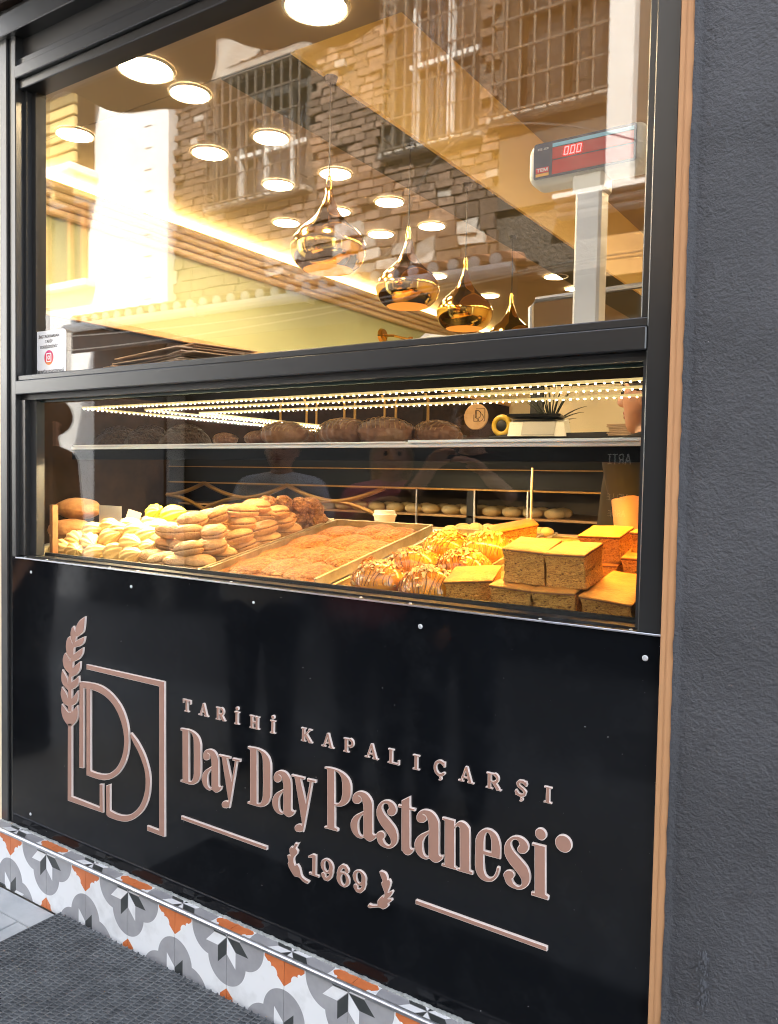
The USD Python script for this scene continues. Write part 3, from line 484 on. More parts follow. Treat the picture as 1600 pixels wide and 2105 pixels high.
# ---------------------------------------------------------------- rubber mat
mt = thing('rubber_mat', 'dark grey ribbed rubber mat lying on the pavement against the plinth', 'mat')
mx0, mx1, my0, my1 = -2.20, .6, -.60, -.058
part(mt, 'base', cbx(mx0, my0, .0005, mx1, my1, .019, .002), M['rubber'])
rb, sr, hole = [], [], []
v0 = []
step = .0245
for k in range(int((mx1 - mx0) / step)):
    x = mx0 + .006 + k * step
    if x > -.2: break
    rb.append(bx(x, my0 + .004, .0191, x + .0035, my1 - .003, .0245))
    for j in range(int((my1 - my0) / .0135)):
        y = my0 + .008 + j * .0135
        if y > my1 - .012 or y < -1.0: continue
        p = np.array([(x + .004, y, .0191), (x + step - .001, y + .006, .0191), (x + step - .001, y + .0095, .0191), (x + .004, y + .0035, .0191)])
        tp = p.copy(); tp[:, 2] = (.0242, .0212, .0212, .0242)
        v0.append(np.vstack([p, tp]))
fq = np.array([[4, 5, 6], [4, 6, 7], [0, 1, 5], [0, 5, 4], [1, 2, 6], [1, 6, 5], [2, 3, 7], [2, 7, 6], [3, 0, 4], [3, 4, 7]])
sr = trimesh.Trimesh(np.vstack(v0), np.vstack([fq + 8 * i for i in range(len(v0))]), process=False)
for m in rb: part(mt, 'rib', m, M['rubber'])
part(mt, 'tread_bars', sr, M['rubber'], kind='stuff')

# ---------------------------------------------------------------- sticker on the glass
sk = thing('window_sticker', 'small white square sticker in the lower left corner of the upper pane', 'sticker')
sx0, sx1, sz0, sz1 = -2.522, -2.335, 1.724, 1.871
part(sk, 'sheet', move(ext(sbox(sx0 + .018, sz0 + .018, sx1 - .018, sz1 - .018).buffer(.018, 8), .0008), (0, .0552, 0)), M['sticker'])
def text(parent, s, cx, z, h, m, y, wmax=None, name='lettering', bold=False, flip=False):
    t = meshkit.text_mesh(s, h, .0006, bold); x0_, x1_ = t.bounds[0][0], t.bounds[1][0]
    if wmax: t.apply_scale([wmax / (x1_ - x0_), 1, 1]); x0_, x1_ = t.bounds[0][0], t.bounds[1][0]
    t.apply_translation([-(x0_ + x1_) / 2, 0, 0]); t.apply_transform([[1, 0, 0, cx], [0, 0, -1, y], [0, 1, 0, z], [0, 0, 0, 1]])
    return part(parent, name, t, m)
cxs = (sx0 + sx1) / 2
for s_, z_, w_ in (('İNSTAGRAMDAN', 1.8475, .112), ('TAKİP', 1.8305, .040), ('EDEBİLİRSİNİZ', 1.813, .094)): text(sk, s_, cxs, z_, .0095, M['ink'], .0543, w_)
text(sk, 'day', cxs - .054, 1.731, .0125, M['ink'], .0543, .048, bold=True); text(sk, 'daypastanesi', cxs + .026, 1.731, .0125, M['ink'], .0543, .112)
ic = Point(cxs, 1.7815).buffer(.0245, 16)
part(sk, 'round_icon', move(ext(ic, .0004), (0, .0543, 0)), usdkit.material(stage, '/World/Looks/icon_gradient', {'g': ('geometry', {}), 's': ('separate_xyz', {}), 'm': ('map_range', {'from_min': 1.757, 'from_max': 1.806}),
    'r': ('rgb_ramp', {'ramp': [(0, (.85, .35, .05)), (.3, (.75, .05, .06)), (.7, (.62, .01, .08)), (1, (.55, .01, .18))]}), 'p': ('principled_bsdf', {'roughness': .4})},
    [('g.position', 's.vector'), ('s.z', 'm.value'), ('m.result', 'r.fac'), ('r.color', 'p.base_color')], surface='p.BSDF'))
sq = sbox(cxs - .009, 1.7715, cxs + .009, 1.7915).buffer(.005, 6)
part(sk, 'icon_lines', move(ext(unary_union([sq - sq.buffer(-.0034), Point(cxs, 1.7815).buffer(.0068) - Point(cxs, 1.7815).buffer(.0036), Point(cxs + .0075, 1.7895).buffer(.0015)]), .0004), (0, .0537, 0)), M['sticker'])

# ---------------------------------------------------------------- display case
dc = thing('display_case', 'black framed pastry display case with LED strips behind the lower pane', 'display case')
part(dc, 'glass_pane', bx(-2.50, .060, 1.121, -.452, .066, 1.636), M['pane_lo'])
part(dc, 'frame', bx(-2.530, .012, 1.120, -2.497, .058, 1.640), F); part(dc, 'frame', bx(-2.4968, .03, 1.121, -2.461, .0595, 1.640), M['black'])
part(dc, 'frame', bx(-2.47, .067, 1.112, -.46, .078, 1.128), M['black'])
part(dc, 'frame', bx(-.4515, .005, 1.120, -.446, .09, 1.640), M['black']); part(dc, 'frame', bx(-.470, .067, 1.112, -.4525, .14, 1.64), M['black'])
part(dc, 'side_panel', bx(-.468, .141, .5, -.44, .80, 1.72), M['black'])
part(dc, 'side_panel', bx(-2.86, .067, .5, -2.84, .80, 1.46), M['wood'])
part(dc, 'copper_post', bx(-2.462, .0795, 1.11, -2.445, .10, 1.29), M['wood2'])
M['matt'] = mat('dead_black', (.006, .006, .006), .95, spec=.05)
part(dc, 'top_panel', bx(-2.64, .10, 1.700, -.47, .85, 1.722), M['matt'])
part(dc, 'top_panel', bx(-2.64, .068, 1.6405, -.47, .099, 1.722), M['matt'])
DT = math.tan(math.radians(11))
def deckz(y, h=0): return 1.078 + DT * (y - .05) + h
dk = bx(-2.84, 0, -.012, -.47, .80 / math.cos(math.radians(11)), 0)
dk = move(dk, (0, .067, 1.080 - .008), (11, 0, 0))
part(dc, 'deck', dk, M['steel'])
part(dc, 'base', bx(-2.84, .09, .02, -.47, .78, 1.05), M['black'])
# shelf with lamps under it, hidden from the street by a black lip
part(dc, 'shelf', cbx(-2.40, .118, 1.4795, -.474, .62, 1.4895, .002), M['white'])
part(dc, 'shelf_tray', cbx(-2.38, .112, 1.4897, -1.06, .60, 1.4935, .001), M['white']); part(dc, 'shelf_tray', cbx(-1.05, .110, 1.4897, -.476, .60, 1.4965, .001), M['white'])
part(dc, 'shelf_lip', bx(-2.40, .122, 1.446, -.474, .134, 1.4793), M['matt'])
part(dc, 'shelf_lip', bx(-2.40, .60, 1.464, -.474, .612, 1.4793), M['matt'])
part(dc, 'shelf_bracket', bx(-2.41, .13, 1.46, -2.401, .60, 1.479), M['matt'])
part(dc, 'shelf_post', wire([(-.945, .63, 1.15), (-.945, .63, 1.44)], .0035, 8), M['steel'])
for xa, xb, ya, m in ((-2.34, -2.05, .24, 'lamp_w'), (-1.97, -1.62, .24, 'lamp_m'), (-1.55, -1.22, .40, 'lamp_m'), (-1.15, -.50, .33, 'lamp_a')):
    part(dc, 'lamp_tube', bx(xa, ya, 1.4735, xb, ya + .03, 1.4785), M[m])
# LED strips along the top: three nested L shapes
ZL = 1.612
def ledline(p0, p1, name='led_strip'):
    p0, p1 = np.array(p0), np.array(p1); L = np.linalg.norm(p1 - p0); d = (p1 - p0) / L; n = int(L / .0185)
    side = np.array([-d[1], d[0], 0]) * .0032
    ch = cat_([bx(min(p0[0], p1[0]) - abs(side[0]), min(p0[1], p1[1]) - abs(side[1]), ZL, max(p0[0], p1[0]) + abs(side[0]), max(p0[1], p1[1]) + abs(side[1]), ZL + .006)])
    s = part(dc, name, ch, M['ledbase'])
    part(s, 'led_bulbs', cat_([sph(p0 + d * (k + .5) * L / n + np.array([0, 0, -.0012]), .0022, 1) for k in range(n)]), M['led'], kind='stuff')
M['ledbase'] = mat('led_strip_base', (.25, .18, .07), .6, emit=((1, .72, .3), .10))
for (cx, cy), x1 in (((-2.312, .10), -.476), ((-2.165, .235), -.476), ((-2.083, .40), -.476)):
    ledline((cx, cy, ZL), (x1, cy, ZL)); ledline((cx, cy + .012, ZL), (cx, 2.0, ZL))
part(dc, 'rail_bar', bx(-2.33, 2.0, ZL, -1.9, 2.02, ZL + .01), M['black'])
part(dc, 'handle_rail', wire([(-.90, .5, 1.73), (-.905, .5, 1.875), (-.89, .5, 1.895), (-.58, .5, 1.903), (-.50, .5, 1.905), (-.49, .5, 1.73)], .008, 8), M['steel'])

# trays
def tray(label, x0, x1, y0, y1, h=.028, t=.0025, m='tray', name='baking_tray'):
    o = thing(name, label, 'tray', (0, y0, deckz(y0) + .004), (11, 0, 0)); d = (y1 - y0) / math.cos(math.radians(11))
    part(o, 'base', bx(x0, 0, 0, x1, d, .003), M[m])
    part(o, 'rim', bx(x0, 0, .0031, x0 + t, d, h), M[m]); part(o, 'rim', bx(x1 - t, 0, .0031, x1, d, h), M[m])
    part(o, 'rim', bx(x0 + t, d - t, .0031, x1 - t, d, h), M[m]); part(o, 'rim', bx(x0 + t, 0, .0031, x1 - t, t, h * .55), M[m])
    for (a, b_, c_, e) in ((x0 - .004, 0, x0 + .004, d), (x1 - .004, 0, x1 + .004, d), (x0, d - .004, x1, d + .004)): part(o, 'rim', cbx(a, b_, h + .0002, c_, e, h + .005, .0015), M[m])
    return o
tray('aluminium tray under the heap of almond macaroons', -2.60, -1.765, .105, .76)
tray('aluminium tray filled with shredded brown pastry', -1.745, -1.345, .13, .75)
tray('aluminium tray holding the glazed almond buns', -1.262, -.942, .085, .72)
tray('aluminium tray under the blocks of nut cake', -.936, -.475, .085, .76, h=.012)
tray('aluminium tray of pale rolls behind the almond buns', -1.31, -.93, .73, .80, h=.012)

# macaroons: two halves pressed together, crackled
def macaroon(seed):
    m = trimesh.creation.icosphere(4, 1.0); v = m.vertices; d = v / np.linalg.norm(v, axis=1, keepdims=True)
    r = (np.abs(d[:, 0]) ** 2.3 + np.abs(d[:, 1]) ** 2.3 + np.abs(d[:, 2]) ** 2.3) ** (-1 / 2.3)
    p = d * r[:, None] * np.array([.052, .031, .0265])
    groove = np.exp(-(p[:, 2] / .0022) ** 2)
    p *= (1 - .16 * groove)[:, None]
    f = meshkit.fbm(d * 4.5 + seed * 7.3, 4, seed); crack = np.exp(-((f - .5) / .012) ** 2)
    p *= (1 + .045 * (meshkit.fbm(d * 2 + seed, 3, seed + 3) - .5) - .06 * crack * (np.abs(p[:, 2]) > .004))[:, None]
    return trimesh.Trimesh(p, m.faces, process=False), groove
cook = [[-1.809,0.154,1.134],[-1.784,0.244,1.152],[-1.785,0.339,1.17],[-1.785,0.449,1.192],[-1.785,0.559,1.213],[-1.885,0.133,1.13],[-1.974,0.144,1.132],[-1.805,0.202,1.181],[-1.809,0.323,1.205],[-1.816,0.436,1.227],[-1.862,0.151,1.172],[-1.679,0.525,1.244],[-1.834,0.557,1.251],[-1.823,0.219,1.223],[-1.822,0.341,1.247],[-1.842,0.47,1.272],[-1.912,0.199,1.219],[-2.016,0.209,1.221],[-1.80,0.498,1.277],[-1.885,0.305,1.275],[-1.803,0.338,1.288],[-1.925,0.225,1.257],[-1.80,0.40,1.30]]
extra = [(-2.06, .18, 1.133), (-1.93, .30, 1.165), (-2.04, .30, 1.165), (-1.93, .44, 1.19), (-1.92, .58, 1.215), (-1.96, .22, 1.175), (-1.93, .42, 1.24), (-2.04, .30, 1.215), (-1.95, .55, 1.26), (-1.98, .34, 1.262), (-2.06, .23, 1.18), (-2.10, .28, 1.205)]
protos = []; GM = 'almond macaroons heaped in the left tray'
for i, c in enumerate(cook + extra):
    k = i % 3
    rot = (11 + rnd.gauss(0, 7), rnd.gauss(-6, 7), rnd.gauss(14, 12))
    lab = 'almond macaroon buried inside the heap on the left tray, mostly hidden'
    if i < len(cook):
        L_ = 0 if i < 7 else 1 if i < 13 else 2 if i < 19 else 3; q_ = i - (0, 7, 13, 19)[L_]
        lab = f'crackled macaroon, {("bottom", "second", "third", "top")[L_]} layer of the heap, {("front one", "second back", "third back", "fourth back", "fifth back", "second to the left", "leftmost")[q_]} along the tray rim'
    cc = (min(c[0], -1.815), c[1], c[2])
    if len(protos) < 3:
        o = thing('macaroon', lab, 'macaroon', cc, rot, group=GM); mm, g = macaroon(i); fc = mm.faces
        dark = (g[fc].mean(1) > .72)
        part(o, 'halves', trimesh.Trimesh(mm.vertices, fc[~dark], process=False), M['cookie'], smooth=True)
        part(o, 'seam', trimesh.Trimesh(mm.vertices, fc[dark], process=False), M['cookie_dark'], smooth=True); protos.append(o)
    else: thing('macaroon', lab, 'macaroon', cc, rot, (1, rnd.uniform(.95, 1.08), rnd.uniform(.92, 1.05)), GM, ref=protos[k])
# piped butter biscuits
def piped(seed, L=.053):
    n, mm = 26, 44; t = np.linspace(0, 1, n); a = np.arange(mm) / mm * 2 * np.pi; v = []
    for ti in t:
        r = .0285 * (math.sin(math.pi * min(1, ti * 1.0) ** .75) ** .62) * (1 - .18 * ti) + .0004
        ridge = 1 + .27 * np.abs(np.cos(a * 4.5 + ti * 1.6)) + .03 * meshkit.noise(np.stack([np.cos(a) * 3, np.sin(a) * 3, np.full(mm, ti * 9)], 1), seed)
        v.append(np.stack([(ti - .5) * 2 * L + 0 * a, r * ridge * np.cos(a), r * ridge * np.sin(a) * .86 + .006 * math.sin(ti * 3)], 1))
    v = np.vstack(v); f = []
    for i in range(n - 1):
        for j in range(mm):
            k = (j + 1) % mm; f += [(i * mm + j, i * mm + k, (i + 1) * mm + k), (i * mm + j, (i + 1) * mm + k, (i + 1) * mm + j)]
    return trimesh.Trimesh(v, np.array(f), process=False)
shells = [(-2.47,0.150,1.133),(-2.455,0.178,1.163),(-2.405,0.137,1.127),(-2.376,0.178,1.158),(-2.318,0.16,1.131),(-2.414,0.223,1.196),(-2.297,0.202,1.180),(-2.342,0.237,1.211),(-2.255,0.255,1.215),(-2.172,0.188,1.167),(-2.222,0.166,1.137),(-2.132,0.156,1.131),(-2.14,0.226,1.194),(-2.2,.26,1.17),(-2.3,.27,1.17),(-2.4,.26,1.165),(-2.25,.32,1.2),(-2.33,.33,1.19),(-2.18,.32,1.21),(-2.42,.33,1.19),(-2.5,.24,1.16),(-2.52,.17,1.13),(-2.2,.23,1.205),(-2.27,.22,1.2),(-2.10,.20,1.155)]
sp = []
for i, c in enumerate(shells):
    lab = 'golden ridged piped butter biscuit in the brightly lit pile at the left end'
    rot = (rnd.gauss(0, 25), rnd.gauss(-8, 8), rnd.gauss(12, 22)); 
    if len(sp) < 2:
        o = thing('butter_biscuit', lab, 'biscuit', c, rot, group='piped butter biscuits at the left end'); part(o, 'biscuit', piped(i), M['shell'], smooth=50); sp.append(o)
    else: thing('butter_biscuit', lab, 'biscuit', c, rot, (1, rnd.uniform(.95, 1.1), rnd.uniform(.9, 1.1)), 'piped butter biscuits at the left end', ref=sp[i % 2])
for c, rz, l in (((-2.272, 0.372, 1.262), -28, 'left saffron yellow biscuit on top of the pile'), ((-2.167, 0.363, 1.262), 18, 'right saffron yellow biscuit on top of the pile')):
    o = thing('saffron_biscuit', l, 'biscuit', c, (10, -14, rz)); part(o, 'biscuit', piped(int(abs(rz)), .05), M['yellowb'], smooth=50)
for c in ((-2.27, .37, 1.225), (-2.18, .37, 1.225)): thing('butter_biscuit', 'golden ridged piped butter biscuit in the brightly lit pile at the left end', 'biscuit', c, (0, 0, 20), group='piped butter biscuits at the left end', ref=sp[0])
# nut clusters
nuts = [[-1.857,0.501,1.308],[-1.831,0.552,1.308],[-1.81,0.61,1.299],[-1.80,0.66,1.303],[-1.80,0.69,1.277],[-1.79,0.70,1.248],[-1.86,.58,1.27],[-1.84,.66,1.26],[-1.85,.70,1.24],[-1.90,.56,1.26],[-1.83,.63,1.27]]
npz = None
for i, c in enumerate(nuts):
    lab = 'rough brown nut cluster on the back of the macaroon heap'
    if npz is None:
        o = npz = thing('nut_cluster', lab, 'biscuit', c, group='nut clusters behind the macaroons')
        m = trimesh.creation.icosphere(4, .029); d = m.vertices / .029
        m.vertices = d * (.024 + .016 * meshkit.fbm(d * 3.4, 4, 2))[:, None] * [1.15, 1, .8]; part(o, 'crumb', m, M['nut'], smooth=60)
    else: thing('nut_cluster', lab, 'biscuit', c, (rnd.uniform(0, 360), rnd.uniform(-30, 30), rnd.uniform(0, 360)), group='nut clusters behind the macaroons', ref=npz)
# price plate
o = thing('price_holder', 'bent blank metal price holder standing on the left biscuits', 'price holder', (-2.49, .36, 1.195), (0, 0, 0))
part(o, 'plate', cbx(-.085, 0, 0, .045, .002, .085, .0006), M['steel']); part(o, 'flange', move(cbx(0, 0, 0, .05, .002, .08, .0006), (.0455, .001, 0), (0, 18, 40)), M['steel'])
# shredded pastry mounds in the middle tray
k = 0
for iy in range(4):
    for ix in range(3):
        x, y = -1.665 + ix * .122 + rnd.gauss(0, .008), .215 + iy * .142 + (.03 if ix == 1 else 0) + rnd.gauss(0, .008)
        m = trimesh.creation.icosphere(4, 1.0); d = m.vertices.copy(); up = d[:, 2] > -.3; m.update_faces(up[m.faces].all(1)); m.remove_unreferenced_vertices(); d = m.vertices.copy()
        f = meshkit.fbm(d * 3 + k * 5.1, 3, k); g = meshkit.fbm(d * np.array([26, 9, 14]) + k * 3.3, 3, k + 40)
        m.vertices = d * (.88 + .24 * f + .09 * (g - .5))[:, None] * [.077, .079, .021 + .007 * rnd.random()]
        o = thing('shredded_pastry', f'cinnamon brown shredded syrup pastry, {("front", "second", "third", "back")[iy]} row, {("left", "middle", "right")[ix]} of the middle tray', 'pastry', (x, y, deckz(y, .013)), (11, 0, rnd.uniform(-8, 8)))
        part(o, 'shreds', m, M['shred'], smooth=60); k += 1
part(None, 'crumb_layer', move(bx(-1.740, .0, .0, -1.349, .60, .009), (0, .145, deckz(.145) + .0075), (11, 0, 0)), M['shred'], label='layer of loose brown shreds covering the bottom of the middle tray', cat='crumbs')
# glazed buns with chocolate streaks and almond flakes
def bun(seed, o):
    r2 = np.random.default_rng(seed)
    m = trimesh.creation.icosphere(4, 1.0); d = m.vertices.copy()
    m.vertices = d * (1 + .05 * (meshkit.fbm(d * 1.6 + seed, 3, seed) - .5))[:, None] * [.078, .068, .052] * np.where(d[:, 2:] < 0, [[1, 1, .62]], [[1, 1, 1]])
    part(o, 'dough', m, M['bun'], smooth=True); S = np.array([.078, .068, .052])
    st = []
    for q in np.linspace(-.86, .86, 19):
        q += r2.normal(0, .02); w_ = math.sqrt(1 - q * q); t = np.linspace(.12, math.pi - .12, 18)
        d_ = np.stack([q + .08 * np.sin(t * 3 + q * 5), w_ * np.cos(t), w_ * np.sin(t)], 1); d_ /= np.linalg.norm(d_, axis=1, keepdims=True)
        st.append(wire(d_ * S * 1.008, .0011 * r2.uniform(.55, .95), 5))
    part(o, 'chocolate_streaks', cat_(st[::2]), M['choc'], smooth=True); part(o, 'caramel_streaks', cat_(st[1::2]), M['caramel'], smooth=True)
    fl = []
    for q in range(85):
        t = r2.uniform(0, 2 * math.pi); e = abs(r2.normal(0, .62)); d_ = np.array([math.cos(t) * math.sin(e), math.sin(t) * math.sin(e), math.cos(e)])
        c = trimesh.creation.cylinder(1, 2, sections=7); c.apply_scale([.0062 * r2.uniform(.6, 1.25), .0042 * r2.uniform(.7, 1.3), .0005])
        c.apply_transform(trimesh.transformations.euler_matrix(*r2.normal(0, .5, 2), r2.uniform(0, 6)))
        n_ = d_ / S; n_ /= np.linalg.norm(n_); c.apply_transform(trimesh.geometry.align_vectors([0, 0, 1], n_)); c.apply_translation(d_ * S * 1.03 + n_ * .0012); fl.append(c)
    part(o, 'almond_flakes', cat_(fl), M['almond'], kind='stuff')
for i, (c, l) in enumerate((((-1.150, .145, 1.135), 'front left'), ((-1.000, .142, 1.133), 'front right'), ((-1.130, .285, 1.163), 'second row left'), ((-1.136, .475, 1.202), 'back left'), ((-.985, .295, 1.167), 'second row right'), ((-1.008, .48, 1.203), 'back right, half behind the cake'))):
    o = thing('almond_bun', f'glossy brown almond bun with chocolate streaks, {l} of its tray', 'bun', c, (11 + rnd.gauss(0, 4), rnd.gauss(0, 4), rnd.uniform(-35, 35))); bun(i + 3, o)
# nut cake blocks
def cake(label, x0, x1, y0, y1, z, h, rz=0, slope=0, group=None):
    o = thing('cake_block', label, 'cake', ((x0 + x1) / 2, y0, z), (11 + rnd.gauss(0, 1.2), rnd.gauss(0, 1.2), rz + rnd.gauss(0, 2.5))); a = (x1 - x0) / 2; d = y1 - y0
    m = trimesh.creation.box([2 * a, d, h - .004]); m = m.subdivide().subdivide().subdivide().subdivide().subdivide(); v = m.vertices + [0, d / 2, (h - .004) / 2]
    zf = np.clip(v[:, 2] / h, 0, 1); q = meshkit.fbm(v * 55 + z * 31 + x0 * 17, 4, 3) - .5
    bul = .0035 * np.sin(zf * math.pi); side = np.stack([np.sign(v[:, 0]) * (np.abs(np.abs(v[:, 0]) - a) < 1e-6), np.where(v[:, 1] < 1e-6, -1, np.where(v[:, 1] > d - 1e-6, 1, 0)), 0 * a * v[:, 0]], 1)
    v = v - side * (bul + .0075 * q)[:, None] * [1, 1, 0]; v[:, 2] += slope * v[:, 0]
    part(o, 'crumb', trimesh.Trimesh(v, m.faces, process=False), M['crumb'], smooth=50)
    c = trimesh.creation.box([2 * a + .001, d + .001, .004]); c = c.subdivide().subdivide().subdivide().subdivide(); w_ = c.vertices + [0, d / 2, h - .002 + .0002]
    w_[:, 2] += .0035 * (meshkit.fbm(w_ * 20 + x0 * 9, 3, 5) - .5) + slope * w_[:, 0] - .004 * np.maximum(np.abs(w_[:, 0]) / a, np.abs(w_[:, 1] - d / 2) / (d / 2)) ** 6
    part(o, 'crust', trimesh.Trimesh(w_, c.faces, process=False), M['crust'], smooth=50)
    e = bx(-a - .0006, -.0006, h - .0075, a + .0006, d + .0006, h - .0042); ev = e.vertices; ev[:, 2] += slope * ev[:, 0] - .002; part(o, 'brown_edge', e, M['crustdk'])
    return o
hL = .072
cake('front left nut cake block, set slightly askew beside the buns', -.932, -.815, .118, .235, deckz(.118, .008), hL, rz=16, slope=.05)
cake('nut cake block in the lower front row, left under the stacked pair', -.812, -.708, .100, .225, deckz(.10, .008), hL)
cake('nut cake block in the lower front row, right under the stacked pair', -.706, -.602, .098, .225, deckz(.098, .008), hL)
cake('large nut cake block in the front right corner of the case', -.592, -.478, .092, .285, deckz(.092, .008), hL - .004, rz=-3, slope=-.10)
cake('left nut cake block of the pair stacked on top', -.783, -.683, .108, .215, deckz(.108, .008 + hL + .002), .082)
cake('right nut cake block of the pair stacked on top', -.680, -.586, .106, .215, deckz(.106, .008 + hL + .002), .080)
cake('nut cake block leaning on its side behind the almond buns', -1.03, -.90, .56, .64, deckz(.56, .008), .085, rz=38, slope=.22)
cake('low nut cake block behind the stacked pair', -.90, -.80, .50, .60, deckz(.5, .008), .05); cake('low nut cake block behind the stacked pair, beside the tall back block', -.795, -.70, .50, .60, deckz(.5, .008), .05)
cake('nut cake block at the base of the tall back pair', -.700, -.595, .36, .46, deckz(.36, .008), .06)
cake('nut cake block on top of the tall back pair', -.697, -.592, .36, .46, deckz(.36, .008 + .062), .068)
cake('nut cake block behind the front corner block', -.588, -.482, .36, .46, deckz(.36, .008), hL + .01)
cake('upper nut cake block in the back right corner, cut by the frame', -.578, -.480, .37, .46, deckz(.37, .02 + hL), .055, rz=-14)
cr = []
for q in range(420):
    x, y = rnd.uniform(-1.72, -.49), rnd.uniform(.12, .72); r_ = rnd.uniform(.0008, .0026)
    c_ = trimesh.creation.icosphere(0, r_); c_.apply_translation([x, y, deckz(y, .0085 + (.001 if x > -.94 else 0))]); cr.append(c_)
part(None, 'crumbs', cat_(cr), M['crust'], label='loose brown crumbs scattered over the trays around buns and cakes', cat='crumbs', kind='stuff')
# pale rolls in a row at the back
rp = None
for i, (x, y) in enumerate([(-1.276 + .045 * q, .745 + .006 * q) for q in range(8)] + [(-1.25 + .045 * q, .785) for q in range(7)]):
    lab = f'small pale roll behind the almond buns, {("front", "back")[i > 7]} row, number {i % 8 + 1} from the left'; c = (x, y, deckz(y, .022)); G = 'pale rolls behind the almond buns'
    if rp is None:
        rp = thing('bread_roll', lab, 'bread roll', c, (0, 0, 0), group=G); m = sph((0, 0, 0), 1, 3); d = m.vertices.copy(); m.vertices = d * (1 + .08 * (meshkit.fbm(d * 2, 3, 1) - .5))[:, None] * [.024, .03, .017]; part(rp, 'crust', m, M['roll'], smooth=True)
    else: thing('bread_roll', lab, 'bread roll', c, (0, 0, rnd.uniform(0, 90)), (1, 1, rnd.uniform(.9, 1.15)), G, ref=rp)
# dark loaves at the left end, behind the biscuits
for i, (c, l) in enumerate((((-2.655, .30, 1.185), 'lower brown bread loaf at the far left end of the case'), ((-2.70, .36, 1.262), 'upper brown bread loaf at the far left end of the case'))):
    o = thing('bread_loaf', l, 'bread', c, (0, 0, 20)); m = sph((0, 0, 0), 1, 4); d = m.vertices.copy(); m.vertices = d * (1 + .12 * (meshkit.fbm(d * 3 + i, 4, i) - .5))[:, None] * [.095, .06, .042]; part(o, 'crust', m, M['bread'], smooth=True)
# things on the shelf: three heaps of chocolate shavings, then cocoa pastries
for i, x in enumerate((-2.38, -2.215, -2.04)):
    o = thing('chocolate_heap', f'{("left", "middle", "right")[i]} of three heaps of dark chocolate shavings on the shelf', 'chocolate shavings', (x, .30, 1.4895))
    fl = []; r2 = np.random.default_rng(i)
    base = sph((0, 0, 0), 1, 3); d = base.vertices.copy(); base.vertices = d * (.9 + .3 * meshkit.fbm(d * 4 + i, 4, i))[:, None] * [.078, .085, .072]; base.vertices[:, 2] = np.maximum(base.vertices[:, 2], .004)
    part(o, 'heap', base, M['chocshred'], smooth=60)
    for q in range(420):
        t, e = r2.uniform(0, 6.28), abs(r2.normal(0, .8)); e = min(e, 1.45); dd = np.array([math.cos(t) * math.sin(e), math.sin(t) * math.sin(e), math.cos(e)])
        c = bx(-.006, -.0022, -.0007, .006, .0022, .0007); c = move(c, (0, 0, 0), r2.uniform(-70, 70, 3)); c.apply_translation(dd * [.078, .085, .075]); c.vertices[:, 2] = np.maximum(c.vertices[:, 2], .004); fl.append(c)
    part(o, 'shavings', cat_(fl), M['chocshred'], kind='stuff')
    part(o, 'doily', ext(Point(0, 0).buffer(.1, 12), .003).apply_transform([[1, 0, 0, 0], [0, 0, 1, 0], [0, -1, 0, .0005], [0, 0, 0, 1]]), M['wpaper'])
bp = None
for i, (x, y, s_, l) in enumerate(((-1.82, .26, .55, 'small cocoa pastry on the shelf beside the chocolate heaps'), (-1.69, .27, .62, 'low cocoa pastry on the shelf, second from the chocolate heaps'), (-1.585, .27, 1, 'striped cocoa pastry on the shelf, left of the middle'), (-1.44, .33, .85, 'striped cocoa pastry half hidden on the shelf'), (-1.355, .26, 1.05, 'large striped cocoa pastry near the middle of the shelf'), (-1.225, .27, 1.05, 'large striped cocoa pastry right of the middle of the shelf'), (-1.10, .33, .95, 'last striped cocoa pastry before the empty tray'), (-1.52, .46, .95, 'cocoa pastry in the back row of the shelf, leftmost'), (-1.30, .47, 1.0, 'cocoa pastry in the back row of the shelf, middle'), (-1.16, .46, .9, 'cocoa pastry in the back row of the shelf, rightmost'), (-1.66, .42, .9, 'cocoa pastry behind the low one on the shelf'))):
    loc = (x, y, 1.4965 + .030 * s_)
    o = thing('cocoa_pastry', l, 'pastry', loc, (0, 0, rnd.uniform(-20, 20)), (s_, s_, s_))
    m = sph((0, 0, 0), 1, 4); d = m.vertices.copy(); rr = 1 + .025 * np.sin(d[:, 0] * 22 + 4 * d[:, 1]) + .16 * (meshkit.fbm(d * 3 + i, 3, i) - .5); m.vertices = d * rr[:, None] * [.075, .06, .036]; part(o, 'dough', m, M['brownpastry'], smooth=60)
    st = []
    for q in np.linspace(-.8, .8, 11):
        w_ = math.sqrt(1 - q * q); t = np.linspace(.2, 2.94, 14); st.append(wire(np.stack([q + 0 * t + .06 * np.sin(3 * t + i), w_ * np.cos(t), w_ * np.sin(t)], 1) * [.078, .063, .039], .0013, 5))
    part(o, 'icing_streaks', cat_(st), M['nut'], smooth=True)

